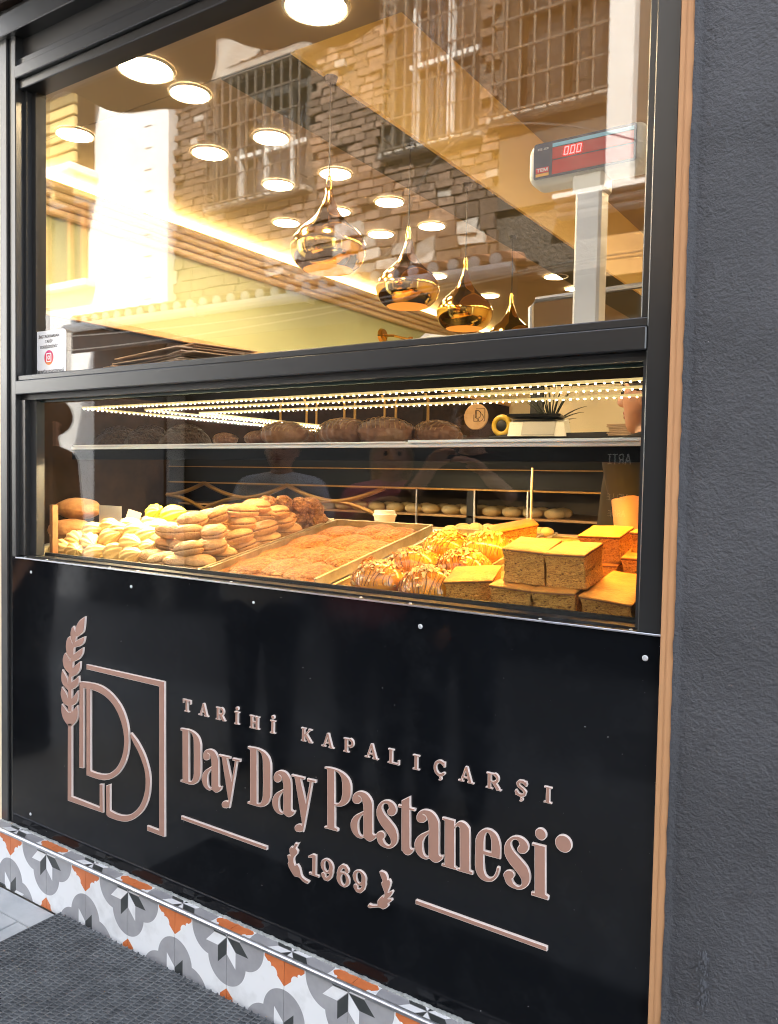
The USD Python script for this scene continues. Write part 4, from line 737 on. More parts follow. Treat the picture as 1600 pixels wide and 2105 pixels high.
# ---------------------------------------------------------------- lights of the room
dl = None
spots = [(-2.58, .80, 1), (-2.964, 1.28, 1.05), (-2.583, 1.30, 1), (-2.96, 1.78, 1), (-2.594, 1.81, 1), (-2.588, 2.31, 1), (-2.95, 2.29, 1), (-2.97, 2.79, 1), (-2.60, 2.81, 1), (-2.40, 4.36, 1.1), (-3.14, 4.70, 1.05), (-2.42, 4.80, .9), (-3.2, 3.9, 1), (-3.35, .8, 1), (-3.35, 2.3, 1), (-2.578, .572, 1.28), (-1.748, .591, 1.3)]
spots2 = [(-.15, 1.1), (.05, 1.7), (.05, 2.3), (.05, 2.9), (.05, 3.5), (.05, 4.1), (.05, 4.7), (.05, 5.3), (.7, 1.4), (.7, 2.3), (.7, 3.2), (.7, 4.1)]
for i, (x, y, s_) in enumerate(spots):
    big = s_ > 1.2
    lab = ('left of the two large round downlights nearest the window', 'right of the two large round downlights nearest the window, cut by the header')[i - 15] if big else f'small round downlight in the lower ceiling, {("first", "second", "third", "fourth", "fifth", "sixth", "seventh")[[0, 1, 1, 2, 2, 3, 3, 4, 4, 5, 5, 6, 4, 0, 3][i]]} from the window in the {("right" if x > -2.7 else "middle" if x > -3.3 else "left")} row'
    kw = dict(group=None if big else 'small downlights in the ceiling')
    if dl is None:
        dl = thing('downlight', lab, 'downlight', (x, y, 2.9785), (0, 0, 0), (s_, s_, 1), **kw)
        part(dl, 'trim_ring', lathe([(.0775, -.001), (.0775, -.007), (.0815, -.009), (.088, -.006), (.0895, -.0005)], 40), M['white'], smooth=40)
        part(dl, 'diffuser', lathe([(0, -.0042), (.0773, -.0042), (.0773, -.001), (0, -.001)], 40), M['down'])
    else: thing('downlight', lab, 'downlight', (x, y, 2.9785), (0, 0, 0), (s_, s_, 1), ref=dl, **kw)
for i, (x, y) in enumerate(spots2): thing('downlight', 'round warm white downlight in the higher ceiling at the right, outside the picture', 'downlight', (x, y, 3.4685), ref=dl, group='downlights in the higher ceiling')
# onion shaped gold pendants
pf = [(.010, .245), (.013, .235), (.014, .205), (.020, .175), (.034, .135), (.060, .095), (.095, .062), (.128, .030), (.147, -.005), (.150, -.030), (.143, -.062), (.125, -.090), (.100, -.110)]
from scipy.interpolate import CubicSpline
tt = np.arange(len(pf)); cs = CubicSpline(tt, np.array(pf)); fine = cs(np.linspace(0, len(pf) - 1, 70)); inner = fine[::-1].copy(); inner[:, 0] = np.maximum(inner[:, 0] - .003, .004)
gp = None
for i, (x, y, z, s_) in enumerate(((-2.0, 1.00, 2.335, 1.0), (-2.06, 1.69, 2.325, 1.0), (-2.07, 2.28, 2.318, 1.0), (-2.25, 3.25, 2.345, 1.0))):
    o = thing('pendant_lamp', f'polished gold onion shaped pendant lamp, {("nearest and leftmost of the four", "second from the left", "third from the left", "rightmost, partly behind the transom")[i]}', 'pendant lamp', (x, y, z))
    part(o, 'shade', lathe(fine[::-1], 72), M['gold'], smooth=True); part(o, 'inner_shade', lathe(inner[::-1] * [1, 1], 60), M['goldin'], smooth=True)
    part(o, 'bulb', sph((0, 0, -.02), .035, 2), M['pend']); part(o, 'cap', lathe([(.0, .262), (.009, .262), (.010, .245), (.0, .245)], 20), M['gold'], smooth=30)
    part(o, 'cord', wire([(0, 0, .26), (0, 0, 2.98 - z)], .0032, 6), M['cord']); part(o, 'ceiling_rose', lathe([(0, 2.955 - z), (.022, 2.955 - z), (.028, 2.978 - z), (0, 2.978 - z)], 20), M['black'])
# gold wall lamp
o = thing('wall_lamp', 'small gold swing arm lamp on the sage green wall', 'wall lamp', (-4.0, 4.34, 2.649))
part(o, 'wall_plate', move(lathe([(0, .03), (.055, .025), (.065, 0), (0, 0)], 28), (0, 0, 0), (0, 90, 0)), M['gold'], smooth=40)
part(o, 'arm', wire([(.02, 0, 0), (.09, .05, 0), (.10, .30, .005)], .012, 8), M['gold']); part(o, 'shade', lathe([(.075, -.09), (.03, -.01), (.02, .03), (0, .035)], 24).apply_translation([.10, .32, .0]), M['gold'], smooth=40)

# ---------------------------------------------------------------- weighing scale on the case
sc = thing('weighing_scale', 'ivory shop weighing scale with tall pole and red customer display', 'weighing scale', (-.655, .25, 1.722))
part(sc, 'pole', cbx(-.030, -.020, 0, .032, .035, .365, .006), M['white'])
part(sc, 'collar', cbx(-.036, -.026, .34, .038, .04, .385, .007), M['ivory'])
hull = m3.Manifold.batch_hull([m3.Manifold.sphere(.028, 24).translate((x, y, z)) for x in (-.120, .105) for y in (0.0, .03) for z in (.402, .448)])
hd = tri(hull); hd = move(hd, (0, -.004, 0), (0, 0, 0)); part(sc, 'display_head', hd, M['ivory'], smooth=35)
fy = -.0325
def flat(parent, n, x0, z0, x1, z1, m, k, r=.0): 
    s_ = sbox(x0 + r, z0 + r, x1 - r, z1 - r); s_ = s_.buffer(r, 6) if r else s_
    return part(parent, n, move(ext(s_, .0006), (0, fy - .0007 * k, 0)), M[m])
flat(sc, 'display_panel', -.128, .384, .112, .466, 'navy', 0, .006)
flat(sc, 'blue_stripe', -.082, .452, .106, .460, 'sky_blue', 1); flat(sc, 'display_window', -.082, .424, .106, .450, 'redscreen', 1); flat(sc, 'display_window', -.082, .390, .106, .421, 'redscreen', 1)
flat(sc, 'badge', -.122, .398, -.090, .410, 'red', 1); flat(sc, 'badge', -.122, .390, -.090, .3965, 'amber_print', 1)
text(sc, 'TEM', -.106, .4005, .0075, M['white'], fy - .0016, .027, bold=True); text(sc, 'EGE-LED', -.105, .4500, .0045, M['white'], fy - .0009, .026)
for i, x in enumerate((-.048, -.033, -.018)):
    d_ = unary_union([sbox(-.0052, 0, .0052, .0185) - sbox(-.0034, .002, .0034, .0165)]); g = affinity.translate(affinity.skew(d_, 8), x, .428)
    part(sc, 'digit', move(ext(g, .0005), (0, fy - .0014, 0)), M['digit'])
part(sc, 'digit', move(ext(Point(-.0405, .4287).buffer(.0012), .0005), (0, fy - .0014, 0)), M['digit'])
part(sc, 'weighing_plate', cbx(-.24, -.06, 0, .16, .24, .03, .006), M['steel'])
# paper goods
o = thing('paper_bags', 'stack of flattened kraft paper bags lying on the case behind the sticker', 'paper bags', (-1.98, .22, 1.722), (0, 0, -14))
for i in range(13):
    part(o, 'bag', move(cbx(-.24, -.11, 0, .24, .11, .0035, .001), (rnd.gauss(0, .022), rnd.gauss(0, .012), .0045 * i), (rnd.gauss(0, .6), rnd.gauss(0, 1.1), rnd.gauss(0, 4))), M['paper'])
o = thing('cake_bag', 'white folded paper cake bag with red print beside the pendants', 'paper bag', (-1.22, .52, 1.722), (0, 0, 12))
part(o, 'bag', trimesh.convex.convex_hull(np.array([(-.14, -.06, 0), (.16, -.06, 0), (.16, .09, 0), (-.14, .09, 0), (-.03, .0, .115), (.07, .0, .10), (-.03, .03, .115), (.07, .03, .10)])), M['wpaper'])
part(o, 'red_print', move(bx(-.03, -.0006, -.012, .03, .0006, .012), (.03, -.0275, .070), (-30, 0, 0)), M['red'])

# ---------------------------------------------------------------- counters at the back of the room
ct = thing('pastry_counter', 'long dark pastry counter with gold lines and glass front behind the case', 'counter')
yc = 1.70
part(ct, 'plinth', bx(-3.68, yc, .012, -.85, 2.35, 1.0), M['blackg'])
part(ct, 'top', bx(-3.68, yc - .03, 1.362, -.85, 2.35, 1.505), M['blackg'])
for z in (1.4435, 1.4995): part(ct, 'gold_line', bx(-3.68, yc - .036, z, -.85, yc - .0305, z + .0045), M['goldline'])
part(ct, 'gold_line', bx(-3.68, yc - .036, 1.352, -.85, yc - .002, 1.359), M['goldline'])
part(ct, 'glass_shelf', bx(-3.66, yc + .02, 1.225, -.86, 2.3, 1.235), M['woodlt'])
for x in (-2.0, -1.69, -1.43): part(ct, 'glass_post', bx(x, yc + .002, 1.0, x + .007, yc + .01, 1.352), M['steel'])
part(ct, 'partition', bx(-1.735, yc + .02, 1.0, -1.70, yc + .06, 1.352), M['black'])
part(ct, 'back_panel', bx(-3.66, 2.3, 1.0, -.86, 2.34, 1.362), mat('counter_back', (.10, .075, .045), .5))
lat = []
zc, hh, ww = 1.278, .075, .62
for i in range(3):
    x = -3.72 + i * ww
    for s_ in (1, -1):
        t = np.linspace(-1, 1, 26); pts_ = np.stack([x + t * ww / 2, 0 * t + yc - .012, zc + s_ * hh * (np.abs(t) ** 1.7)], 1)
        lat.append(pts_)
for pts_ in lat: part(ct, 'gold_lattice', wire(pts_, .012, 6), M['goldline'])
rl = None
for i in range(26):
    x, y = -2.6 + (i % 13) * .105 + rnd.gauss(0, .006), 1.80 + .12 * (i // 13); G = 'pale rolls lined up in the dark counter'
    if rl is None:
        rl = thing('counter_roll', 'small pale roll at the left end of the front row in the dark counter', 'bread roll', (x, y, 1.255), group=G); part(rl, 'crust', sph((0, 0, 0), 1, 2, (.046, .05, .026)), M['roll'], smooth=True)
    else: thing('counter_roll', f'small pale roll in the {("front", "back")[i // 13]} row of the dark counter, number {i % 13 + 1} from the left', 'bread roll', (x, y, 1.255), group=G, ref=rl)
bc = thing('back_counter', 'black back counter carrying the round sign and the register', 'counter')
part(bc, 'body', bx(-3.4, 2.36, .012, -.6, 2.75, 1.60), M['blackg']); part(bc, 'top', bx(-3.42, 2.352, 1.602, -.58, 2.78, 1.63), M['black'])
part(bc, 'gold_line', bx(-3.40, 2.346, 1.582, -.6, 2.3505, 1.589), M['goldline'])
# hanging dark shelf unit over the counter, left
sh = thing('wall_rack', 'dark rack with gold arches hanging at the left behind the chocolate heaps', 'rack')
part(sh, 'panel', bx(-3.66, 2.45, 1.632, -2.42, 2.50, 2.02), M['wood'])
for i in range(4):
    x = -3.5 + i * .30; part(sh, 'gold_arch', wire([(x, 2.44, 1.635), (x, 2.44, 1.85), (x + .04, 2.44, 1.93), (x + .11, 2.44, 1.96), (x + .18, 2.44, 1.93), (x + .22, 2.44, 1.85), (x + .22, 2.44, 1.635)], .008, 6), M['goldline'])
o = thing('round_sign', 'round wooden sign with the double letter emblem standing behind the shelf', 'sign', (-2.045, 2.40, 1.745))
part(o, 'disc', move(lathe([(0, -.012), (.068, -.012), (.072, -.008), (.072, 0), (0, 0)], 40).apply_transform([[1, 0, 0, 0], [0, 0, 1, 0], [0, -1, 0, 0], [0, 0, 0, 1]]), (0, 0, 0)), M['woodlt'], smooth=40)
em = affinity.translate(affinity.scale(unary_union([LG[k] for k in ('frame', 'stalk', 'letter_d', 'half_d')]), .155, .155, origin=(-2.15, .62)), 2.15, -.605)
part(o, 'emblem', move(ext(em, .001), (0, -.0125, 0)), M['wood']); part(o, 'foot', bx(-.03, -.02, -.115, .03, .03, -.07), M['wood'])
rg = thing('cash_register', 'grey register with tilted display behind the shelf', 'cash register', (-1.69, 2.42, 1.63), (0, 0, 14))
part(rg, 'body', trimesh.convex.convex_hull(np.array([(-.14, -.12, 0), (.16, -.12, 0), (.16, .14, 0), (-.14, .14, 0), (-.14, -.06, .075), (.14, -.06, .075), (-.14, .14, .105), (.14, .14, .105)])), M['ivory'])
part(rg, 'keypad', move(cbx(-.07, -.045, 0, .10, .045, .004, .001), (0, -.088, .040), (52, 0, 0)), mat('pale_keys', (.45, .44, .40), .4)); part(rg, 'plate', cbx(-.16, -.04, .107, .12, .15, .122, .003), M['blackg'])
tp = thing('tape_dispenser', 'round yellow and black tape dispenser beside the round sign', 'tape dispenser', (-1.90, 2.42, 1.695))
tor = trimesh.creation.torus(.045, .016, 28, 10); tor.apply_transform([[1, 0, 0, 0], [0, 0, 1, 0], [0, -1, 0, 0], [0, 0, 0, 1]]); part(tp, 'yellow_ring', tor, mat('yellow_plastic', (.65, .42, .04), .35), smooth=True); part(tp, 'hub', sph((0, 0, 0), .034, 2, (1, .5, 1)), M['black']); part(tp, 'base', bx(-.06, -.03, -.064, .06, .03, -.055), M['black'])
pt = thing('palm_plant', 'spiky dark potted palm against the cream wall behind the register', 'plant', (-1.72, 2.66, 1.60))
part(pt, 'pot', lathe([(0, 0), (.05, 0), (.065, .1), (.055, .1), (0, .09)], 20), M['black'])
for i in range(34):
    a, e = rnd.uniform(0, 6.28), rnd.uniform(.15, 1.25); L = rnd.uniform(.16, .30); t = np.linspace(0, 1, 7)
    p_ = np.stack([np.cos(a) * np.sin(e) * L * t, np.sin(a) * np.sin(e) * L * t * .6, .1 + np.cos(e) * L * t * 1.15 - .12 * L * 3 * t * t * np.sin(e)], 1); part(pt, 'leaf', wire(p_, .006 * (1 - t) + .0008, 4), M['leaf'])
o = thing('paper_stack', 'stack of folded kraft sheets on the counter under the cream wall', 'paper', (-1.17, 2.45, 1.631))
for i in range(7): part(o, 'sheet', cbx(-.13 + rnd.gauss(0, .004), -.08, .0085 * i, .14 + rnd.gauss(0, .004), .09, .0085 * i + .007, .001), M['paper'])
part(None, 'dark_cloth', trimesh.convex.convex_hull(np.array([(-1.95, 2.37, 1.631), (-.9, 2.37, 1.631), (-.9, 2.42, 1.631), (-1.95, 2.42, 1.631), (-1.85, 2.38, 1.648), (-1.15, 2.38, 1.652), (-1.85, 2.41, 1.648), (-1.15, 2.41, 1.652)])), M['cloth_dark'], label='dark folded cloth along the edge of the back counter', cat='cloth')
cw = thing('cream_partition', 'pale cream lit partition at the back right of the room', 'partition'); part(cw, 'panel', bx(-2.32, 4.0, .012, -.9, 4.06, 2.4), M['cream']); part(cw, 'post', bx(-2.42, 3.98, .012, -2.325, 4.08, 2.4), M['black']); part(cw, 'switch_box', bx(-1.72, 3.98, 1.98, -1.66, 3.999, 2.03), M['greendk'])
o = thing('coffee_cup', 'white paper coffee cup with lid standing behind the middle tray', 'cup', (-1.72, 1.02, 1.205)); part(o, 'cup', lathe([(0, 0), (.034, 0), (.043, .05), (.04, .05), (0, .045)], 28), M['wpaper'], smooth=40); part(o, 'lid', lathe([(.046, .05), (.047, .056), (.042, .06), (.040, .072), (.036, .072), (.034, .068), (0, .068)], 28), M['white'], smooth=40)
part(dc, 'rear_worktop', bx(-2.6, .86, 1.18, -.5, 1.30, 1.2045), M['woodlt'])

# ---------------------------------------------------------------- across the street (seen mirrored in the glass)
YW = -4.0
bw = thing('brick_house', 'old brick house with iron barred windows, mirrored in the upper pane', 'building')
wins = [(-5.86, -4.74, 4.00, 5.14), (-3.80, -3.00, 4.10, 5.75), (-2.80, -1.94, 4.16, 5.95)]
part(bw, 'mortar_wall', bx(-6.43, YW - .45, 2.95, -5.86, YW - .045, 6.3), M['mortar'])
for x0, x1 in ((-4.74, -3.80), (-3.00, -2.80), (-1.94, 4)): part(bw, 'mortar_wall', bx(x0, YW - .45, 2.95, x1, YW - .045, 6.3), M['mortar'])
for x0, x1, z0, z1 in wins:
    part(bw, 'mortar_wall', bx(x0 - .0, YW - .45, 2.95, x1 + .0, YW - .046, z0), M['mortar']); part(bw, 'mortar_wall', bx(x0, YW - .45, z1, x1, YW - .046, 6.3), M['mortar'])
part(bw, 'ground_floor', bx(-6.43, YW - .45, 0, 4, YW - .16, 2.94), M['shopdark'])
singles, rest = [], []
z = 3.06; row = 0
patch = [Polygon([(-5.95, 5.28), (-5.3, 5.34), (-4.9, 5.62), (-5.3, 5.86), (-5.9, 5.7)]), Polygon([(-4.4, 5.35), (-4.1, 5.3), (-4.0, 5.6), (-4.45, 5.75)])]
while z < 6.1:
    x = -6.43 + (.11 if row % 2 else 0) + rnd.uniform(-.02, .02); h = .056 + rnd.uniform(-.004, .004)
    big = z < 3.50
    if big: h = rnd.uniform(.07, .12)
    while x < -2.82:
        L = rnd.uniform(.095, .165) if not big else rnd.uniform(.10, .26)
        x2 = min(x + L, -2.80); ok = not any(x2 > a - .005 and x < b_ + .005 and z + h > c - .005 and z < d for a, b_, c, d in wins) and not any(p_.contains(Point((x + x2) / 2, z + h / 2)) for p_ in patch)
        stone = big and (rnd.random() < .5) and -5.2 < x < -2.9
        if ok and rnd.random() > .015 and x2 - x > .05:
            m = bx(x, YW - .07, z, x2, YW + rnd.uniform(-.014, .010) + (.02 if stone else 0), z + h)
            m.vertices += rng.normal(0, .0024 if not stone else .010, m.vertices.shape)
            pri = abs((x + x2) / 2 + 4.2) + abs(z - 4.2) * .9
            (singles if True else rest).append((pri, m, 'rubble' if stone or rnd.random() < .02 else 'brick'))
        x = x2 + rnd.uniform(.009, .015)
    z += h + rnd.uniform(.010, .014); row += 1
singles.sort(key=lambda t: t[0])
for pri, m, k in singles[:290]: part(bw, 'brick' if k == 'brick' else 'rubble_stone', m, M[k])
part(bw, 'further_bricks', cat_([m for _, m, k in singles[290:] if k == 'brick']), M['brick'], kind='stuff')
part(bw, 'further_rubble', cat_([m for _, m, k in singles[290:] if k != 'brick']), M['rubble'], kind='stuff')
for i, p_ in enumerate(patch):
    t = p_.buffer(.03).segmentize(.06); cpts = np.array(t.exterior.coords); cpts += rng.normal(0, .014, cpts.shape); g = ext(Polygon(cpts).buffer(0), .03); part(bw, 'render_patch', move(g, (0, YW + .0, 0)).apply_transform([[1, 0, 0, 0], [0, -1, 0, 2 * YW], [0, 0, 1, 0], [0, 0, 0, 1]]), M['render_'])
part(bw, 'smooth_render', bx(-2.795, YW - .044, 3.47, -1.94, YW - .01, 4.10), M['brownr']); part(bw, 'smooth_render', bx(-1.74, YW - .044, 3.47, 4, YW - .01, 6.3), M['brownr'])
part(bw, 'lintel', cbx(-6.0, YW - .05, 5.165, -4.45, YW + .09, 5.235, .01), M['render_'])
for i, (x0, x1, z0, z1) in enumerate(wins):
    fw = part(bw, 'window', bx(x0, YW - .36, z0, x1, YW - .34, z1), M['curtain'] if i != 2 else M['shopdark'])
    part(fw, 'sill', cbx(x0 - .08, YW - .2, z0 - .055, x1 + .08, YW + .07, z0 - .002, .01), M['render_'])
    nf = 3 if i == 0 else 2
    for k in range(nf + 1): xx = x0 + .05 + k * (x1 - x0 - .1) / nf; part(fw, 'sash', bx(xx - .022, YW - .339, z0, xx + .022, YW - .28, z1), M['wplaster'] if i != 2 else M['wood'])
    for k in range(3): zz_ = z0 + .03 + k * (z1 - z0 - .06) / 2; part(fw, 'sash', bx(x0, YW - .338, zz_ - .02, x1, YW - .281, zz_ + .02), M['wplaster'] if i != 2 else M['wood'])
    part(fw, 'glass', bx(x0 + .02, YW - .33, z0, x1 - .02, YW - .326, z1), M['pane_far'])
    nb_ = int(round((x1 - x0) / .105)); yb = YW + .085
    for k in range(nb_ + 1): xx = x0 - .02 + k * (x1 - x0 + .04) / nb_; part(fw, 'bar', bx(xx - .007, yb - .007, z0 - .03, xx + .007, yb + .007, z1 + .02), M['iron'])
    nh = int(round((z1 - z0) / .23))
    for k in range(nh + 1): zz_ = z0 + k * (z1 - z0) / nh; part(fw, 'cross_bar', bx(x0 - .03, yb + .0075, zz_ - .006, x1 + .03, yb + .016, zz_ + .006), M['iron'])
    for xx in (x0 - .02, x1 + .02):
        for zz_ in (z0 + .1, z1 - .1): part(fw, 'grille_stay', bx(xx - .007, YW - .03, zz_ - .006, xx + .007, yb - .008, zz_ + .006), M['iron'])
# ledge mouldings and the white pilaster
for k, (z0, z1, d) in enumerate(((3.325, 3.352, .06), (3.372, 3.402, .10), (3.424, 3.462, .15))): part(bw, 'moulding', cbx(-2.29, YW - .06, z0, -1.2, YW + d, z1, .004), M['wplaster'])
part(bw, 'pilaster', cbx(-1.925, YW - .03, 3.47, -1.745, YW + .10, 6.3, .01), M['wplaster'], label='white plaster pilaster')
for k in range(3): part(bw, 'upper_shop_window', bx(-1.92 + k * .30, YW + .02, 2.86, -1.66 + k * .30, YW + .03, 3.14), M['woodlt'])
# tiled canopy with gutter
cp = thing('tiled_canopy', 'small tiled canopy with a white gutter along the brick house, mirrored in the upper pane', 'canopy')
def slabp(x0, x1, pr): m = trimesh.creation.extrude_polygon(Polygon(pr), x1 - x0, engine='earcut'); m.apply_transform([[0, 0, 1, x0], [1, 0, 0, 0], [0, 1, 0, 0], [0, 0, 0, 1]]); return m
part(cp, 'boards', slabp(-7.6, -2.45, [(YW - .02, 3.045), (YW - .02, 3.015), (-3.62, 2.925), (-3.62, 2.955)]), M['wood'])
part(cp, 'gutter', wire([(-7.65, -3.56, 2.905), (-5, -3.56, 2.90), (-2.45, -3.56, 2.895)], .045, 10), M['gutter'])
for x in (-6.9, -5.6, -4.3, -3.1): part(cp, 'gutter_clip', bx(x, -3.62, 2.84, x + .02, -3.505, 2.96), M['gutter'])
for i in range(29):
    x = -7.5 + i * .175
    part(cp, 'roof_tile', wire([(x, YW + .0, 3.075), (x, -3.60, 2.985)], .06, 8), M['rooftile'])
    part(cp, 'tile_end', sph((x, -3.598, 2.985), .05, 1, (1, .35, 1)), M['gutter'])
part(cp, 'valance', bx(-7.6, -3.66, 2.66, -2.45, -3.64, 2.92), M['shopdark'])
# white house and yellow boarded bay
wh = thing('white_house', 'sunlit white plastered house with yellow boarded bay, mirrored at the left of the pane', 'building')
part(wh, 'wall', bx(-12, YW - 3, 0, -6.45, YW + .06, 7.0), M['wplaster'])
part(wh, 'ground_floor', bx(-7.58, YW + .061, 0, -6.45, YW + .10, 2.93), M['shopdark'])
for k in range(14): part(wh, 'wall_joint', bx(-6.80, YW + .0605, 3.2 + k * .22, -6.70, YW + .064, 3.208 + k * .22), M['curtain'])
part(wh, 'bay_core', bx(-8.66, YW + .061, 4.66, -7.62, YW + .285, 5.44), M['wood'])
for k in range(6): part(wh, 'board', cbx(-8.68, YW + .29, 4.70 + k * .122, -7.60, YW + .335, 4.70 + k * .122 + .097, .006), M['yellow'])
part(wh, 'bay_cornice', cbx(-8.85, YW + .061, 5.445, -7.5, YW + .46, 5.51, .01), M['wplaster']); part(wh, 'bay_cornice', cbx(-8.80, YW + .061, 4.575, -7.55, YW + .42, 4.655, .01), M['wplaster'])
for x in (-8.5, -8.05, -7.66): part(wh, 'bracket', bx(x, YW + .061, 4.36, x + .06, YW + .30, 4.574), M['yellow'])
wd = part(wh, 'window', bx(-8.42, YW + .061, 3.52, -7.74, YW + .075, 4.30), M['dkglass'])
for x in (-8.44, -8.02, -7.78): part(wd, 'frame', bx(x, YW + .0755, 3.50, x + .055, YW + .12, 4.34), M['orangewood'])
part(wd, 'sill', cbx(-8.6, YW + .061, 3.42, -7.6, YW + .2, 3.498, .01), M['wplaster']); part(wd, 'frame', bx(-8.44, YW + .0755, 4.30, -7.72, YW + .121, 4.345), M['orangewood'])
w2_ = part(wh, 'window', bx(-8.4, YW + .061, 5.7, -7.8, YW + .07, 6.6), M['dkglass'])
for x in (-8.42, -8.12, -7.82): part(w2_, 'frame', bx(x, YW + .0705, 5.68, x + .05, YW + .12, 6.62), M['orangewood'])
# cables across the street
for i, (pts_, l) in enumerate((([(-7.5, -3.3, 2.62), (-4.1, -3.0, 2.575), (-2.31, -3.0, 2.68), (-1.1, -3.0, 2.69)], 'lower pale cable slung along the canopy'), ([(-7.5, -3.2, 2.75), (-4.1, -3.0, 2.63), (-2.31, -3.0, 2.70), (-.9, -3.0, 2.72)], 'upper pale cable slung along the canopy'), ([(-1.3, -3.0, 3.30), (-2.506, -3.0, 3.633), (-2.936, -3.0, 3.284), (-3.3, -3.2, 3.0)], 'slanting pale cable in front of the barred windows'))):
    solo('cable', wire(CubicSpline(np.arange(4), np.array(pts_))(np.linspace(0, 3, 40)), .006, 5), M['cable'], l, 'cable')
# dark shop board with lettering
sb = thing('shop_board', 'dark shop board with white lettering, mirrored at the right of the lower pane', 'sign')
part(sb, 'board', bx(-2.02, YW - .15, .9, -1.60, YW - .10, 1.75), M['black'])
def text_n(parent, s, cx, z_, h, m, y, wmax):
    t = meshkit.text_mesh(s, h, .002); x0_, x1_ = t.bounds[0][0], t.bounds[1][0]; t.apply_scale([wmax / (x1_ - x0_), 1, 1]); t.apply_translation([-(t.bounds[0][0] + t.bounds[1][0]) / 2, 0, 0])
    t.apply_transform([[-1, 0, 0, cx], [0, 0, 1, y], [0, 1, 0, z_], [0, 0, 0, 1]]); return part(parent, 'lettering', t, m)
text_n(sb, 'ARTI', -1.82, 1.53, .075, M['wpaper'], YW - .099, .17); text_n(sb, 'VELLE', -1.83, 1.27, .045, M['wpaper'], YW - .099, .15); text_n(sb, 'ARDE', -1.83, 1.15, .045, M['wpaper'], YW - .099, .13)
# scalloped awning high over the shop front
aw = thing('shop_awning', 'taupe canvas awning with scalloped hem above the shop, mirrored at the top of the pane', 'awning')
def hem(pts_, top):
    xs_, zs_ = np.array(pts_).T; f = CubicSpline(xs_, zs_); x = np.linspace(xs_[0], xs_[-1], 60)
    return Polygon([(a, b_) for a, b_ in zip(x, f(x))] + [(xs_[-1], top), (xs_[0], top)])
def backed(shape, y, t=.004): return move(ext(shape, t), (0, y, 0))
part(aw, 'valance', backed(hem([(-4.03, 3.41), (-3.8, 3.40), (-3.57, 3.27), (-3.32, 3.19), (-3.095, 3.155), (-2.95, 3.13), (-2.864, 3.15), (-2.80, 3.19), (-2.757, 3.28)], 3.62), -1.0), M['awning'])
part(aw, 'valance', backed(hem([(-2.752, 3.38), (-2.67, 3.365), (-2.59, 3.32), (-2.48, 3.27), (-2.365, 3.237), (-2.28, 3.24), (-2.205, 3.222), (-2.08, 3.17), (-1.957, 3.168), (-1.853, 3.20)], 3.62), -1.0), M['awning'])
cv = np.array([(-4.03, 0.02, 3.9), (-1.853, .02, 3.9), (-1.853, -1.0, 3.6), (-4.03, -1.0, 3.6)]); part(aw, 'canopy', trimesh.convex.convex_hull(np.vstack([cv, cv + [0, 0, .006]])), M['awning'])
for x in (-4.02, -2.75, -1.86): part(aw, 'arm', wire([(x, 0.02, 3.4), (x, -.98, 3.6)], .012, 6), M['black'])

# ---------------------------------------------------------------- people
def chain(js, n=20):
    out = None
    for (a, ra), (b_, rb_) in zip(js[:-1], js[1:]):
        h = m3.Manifold.batch_hull([m3.Manifold.sphere(ra, n).translate(tuple(map(float, a))), m3.Manifold.sphere(rb_, n).translate(tuple(map(float, b_)))])
        out = h if out is None else out + h
    return out
def soft(Mf, l=.018, it=8):
    t = tri(Mf.refine_to_length(l)); t = trimesh.Trimesh(t.vertices, t.faces, process=True); trimesh.smoothing.filter_taubin(t, .5, -.52, it); return t
def hand(o, d, side, n=14):
    """palm and five curled fingers at o pointing along d"""
    d = np.array(d, float); d /= np.linalg.norm(d); s = np.cross(d, [0, 0, 1.]); s = s / np.linalg.norm(s) if np.linalg.norm(s) > .1 else np.array([1., 0, 0]); u = np.cross(s, d)
    o = np.array(o, float); g = m3.Manifold.batch_hull([m3.Manifold.sphere(.013, n).translate(tuple(o + d * a + s * b_)) for a, b_ in ((.01, -.022), (.01, .022), (.085, -.034), (.085, .034))])
    for k, (b_, L) in enumerate(((-.031, .062), (-.010, .075), (.011, .070), (.031, .054))):
        p0 = o + d * .085 + s * b_; p1 = p0 + d * L * .5 - u * .008; p2 = p1 + d * L * .33 - u * .018; p3 = p2 + d * L * .2 - u * .02
        g = g + chain([(p0, .0095), (p1, .009), (p2, .008), (p3, .007)], 10)
    p0 = o + d * .02 + s * side * .03; g = g + chain([(p0, .012), (p0 + d * .03 + s * side * .022, .010), (p0 + d * .055 + s * side * .026 - u * .012, .008)], 10)
    return g
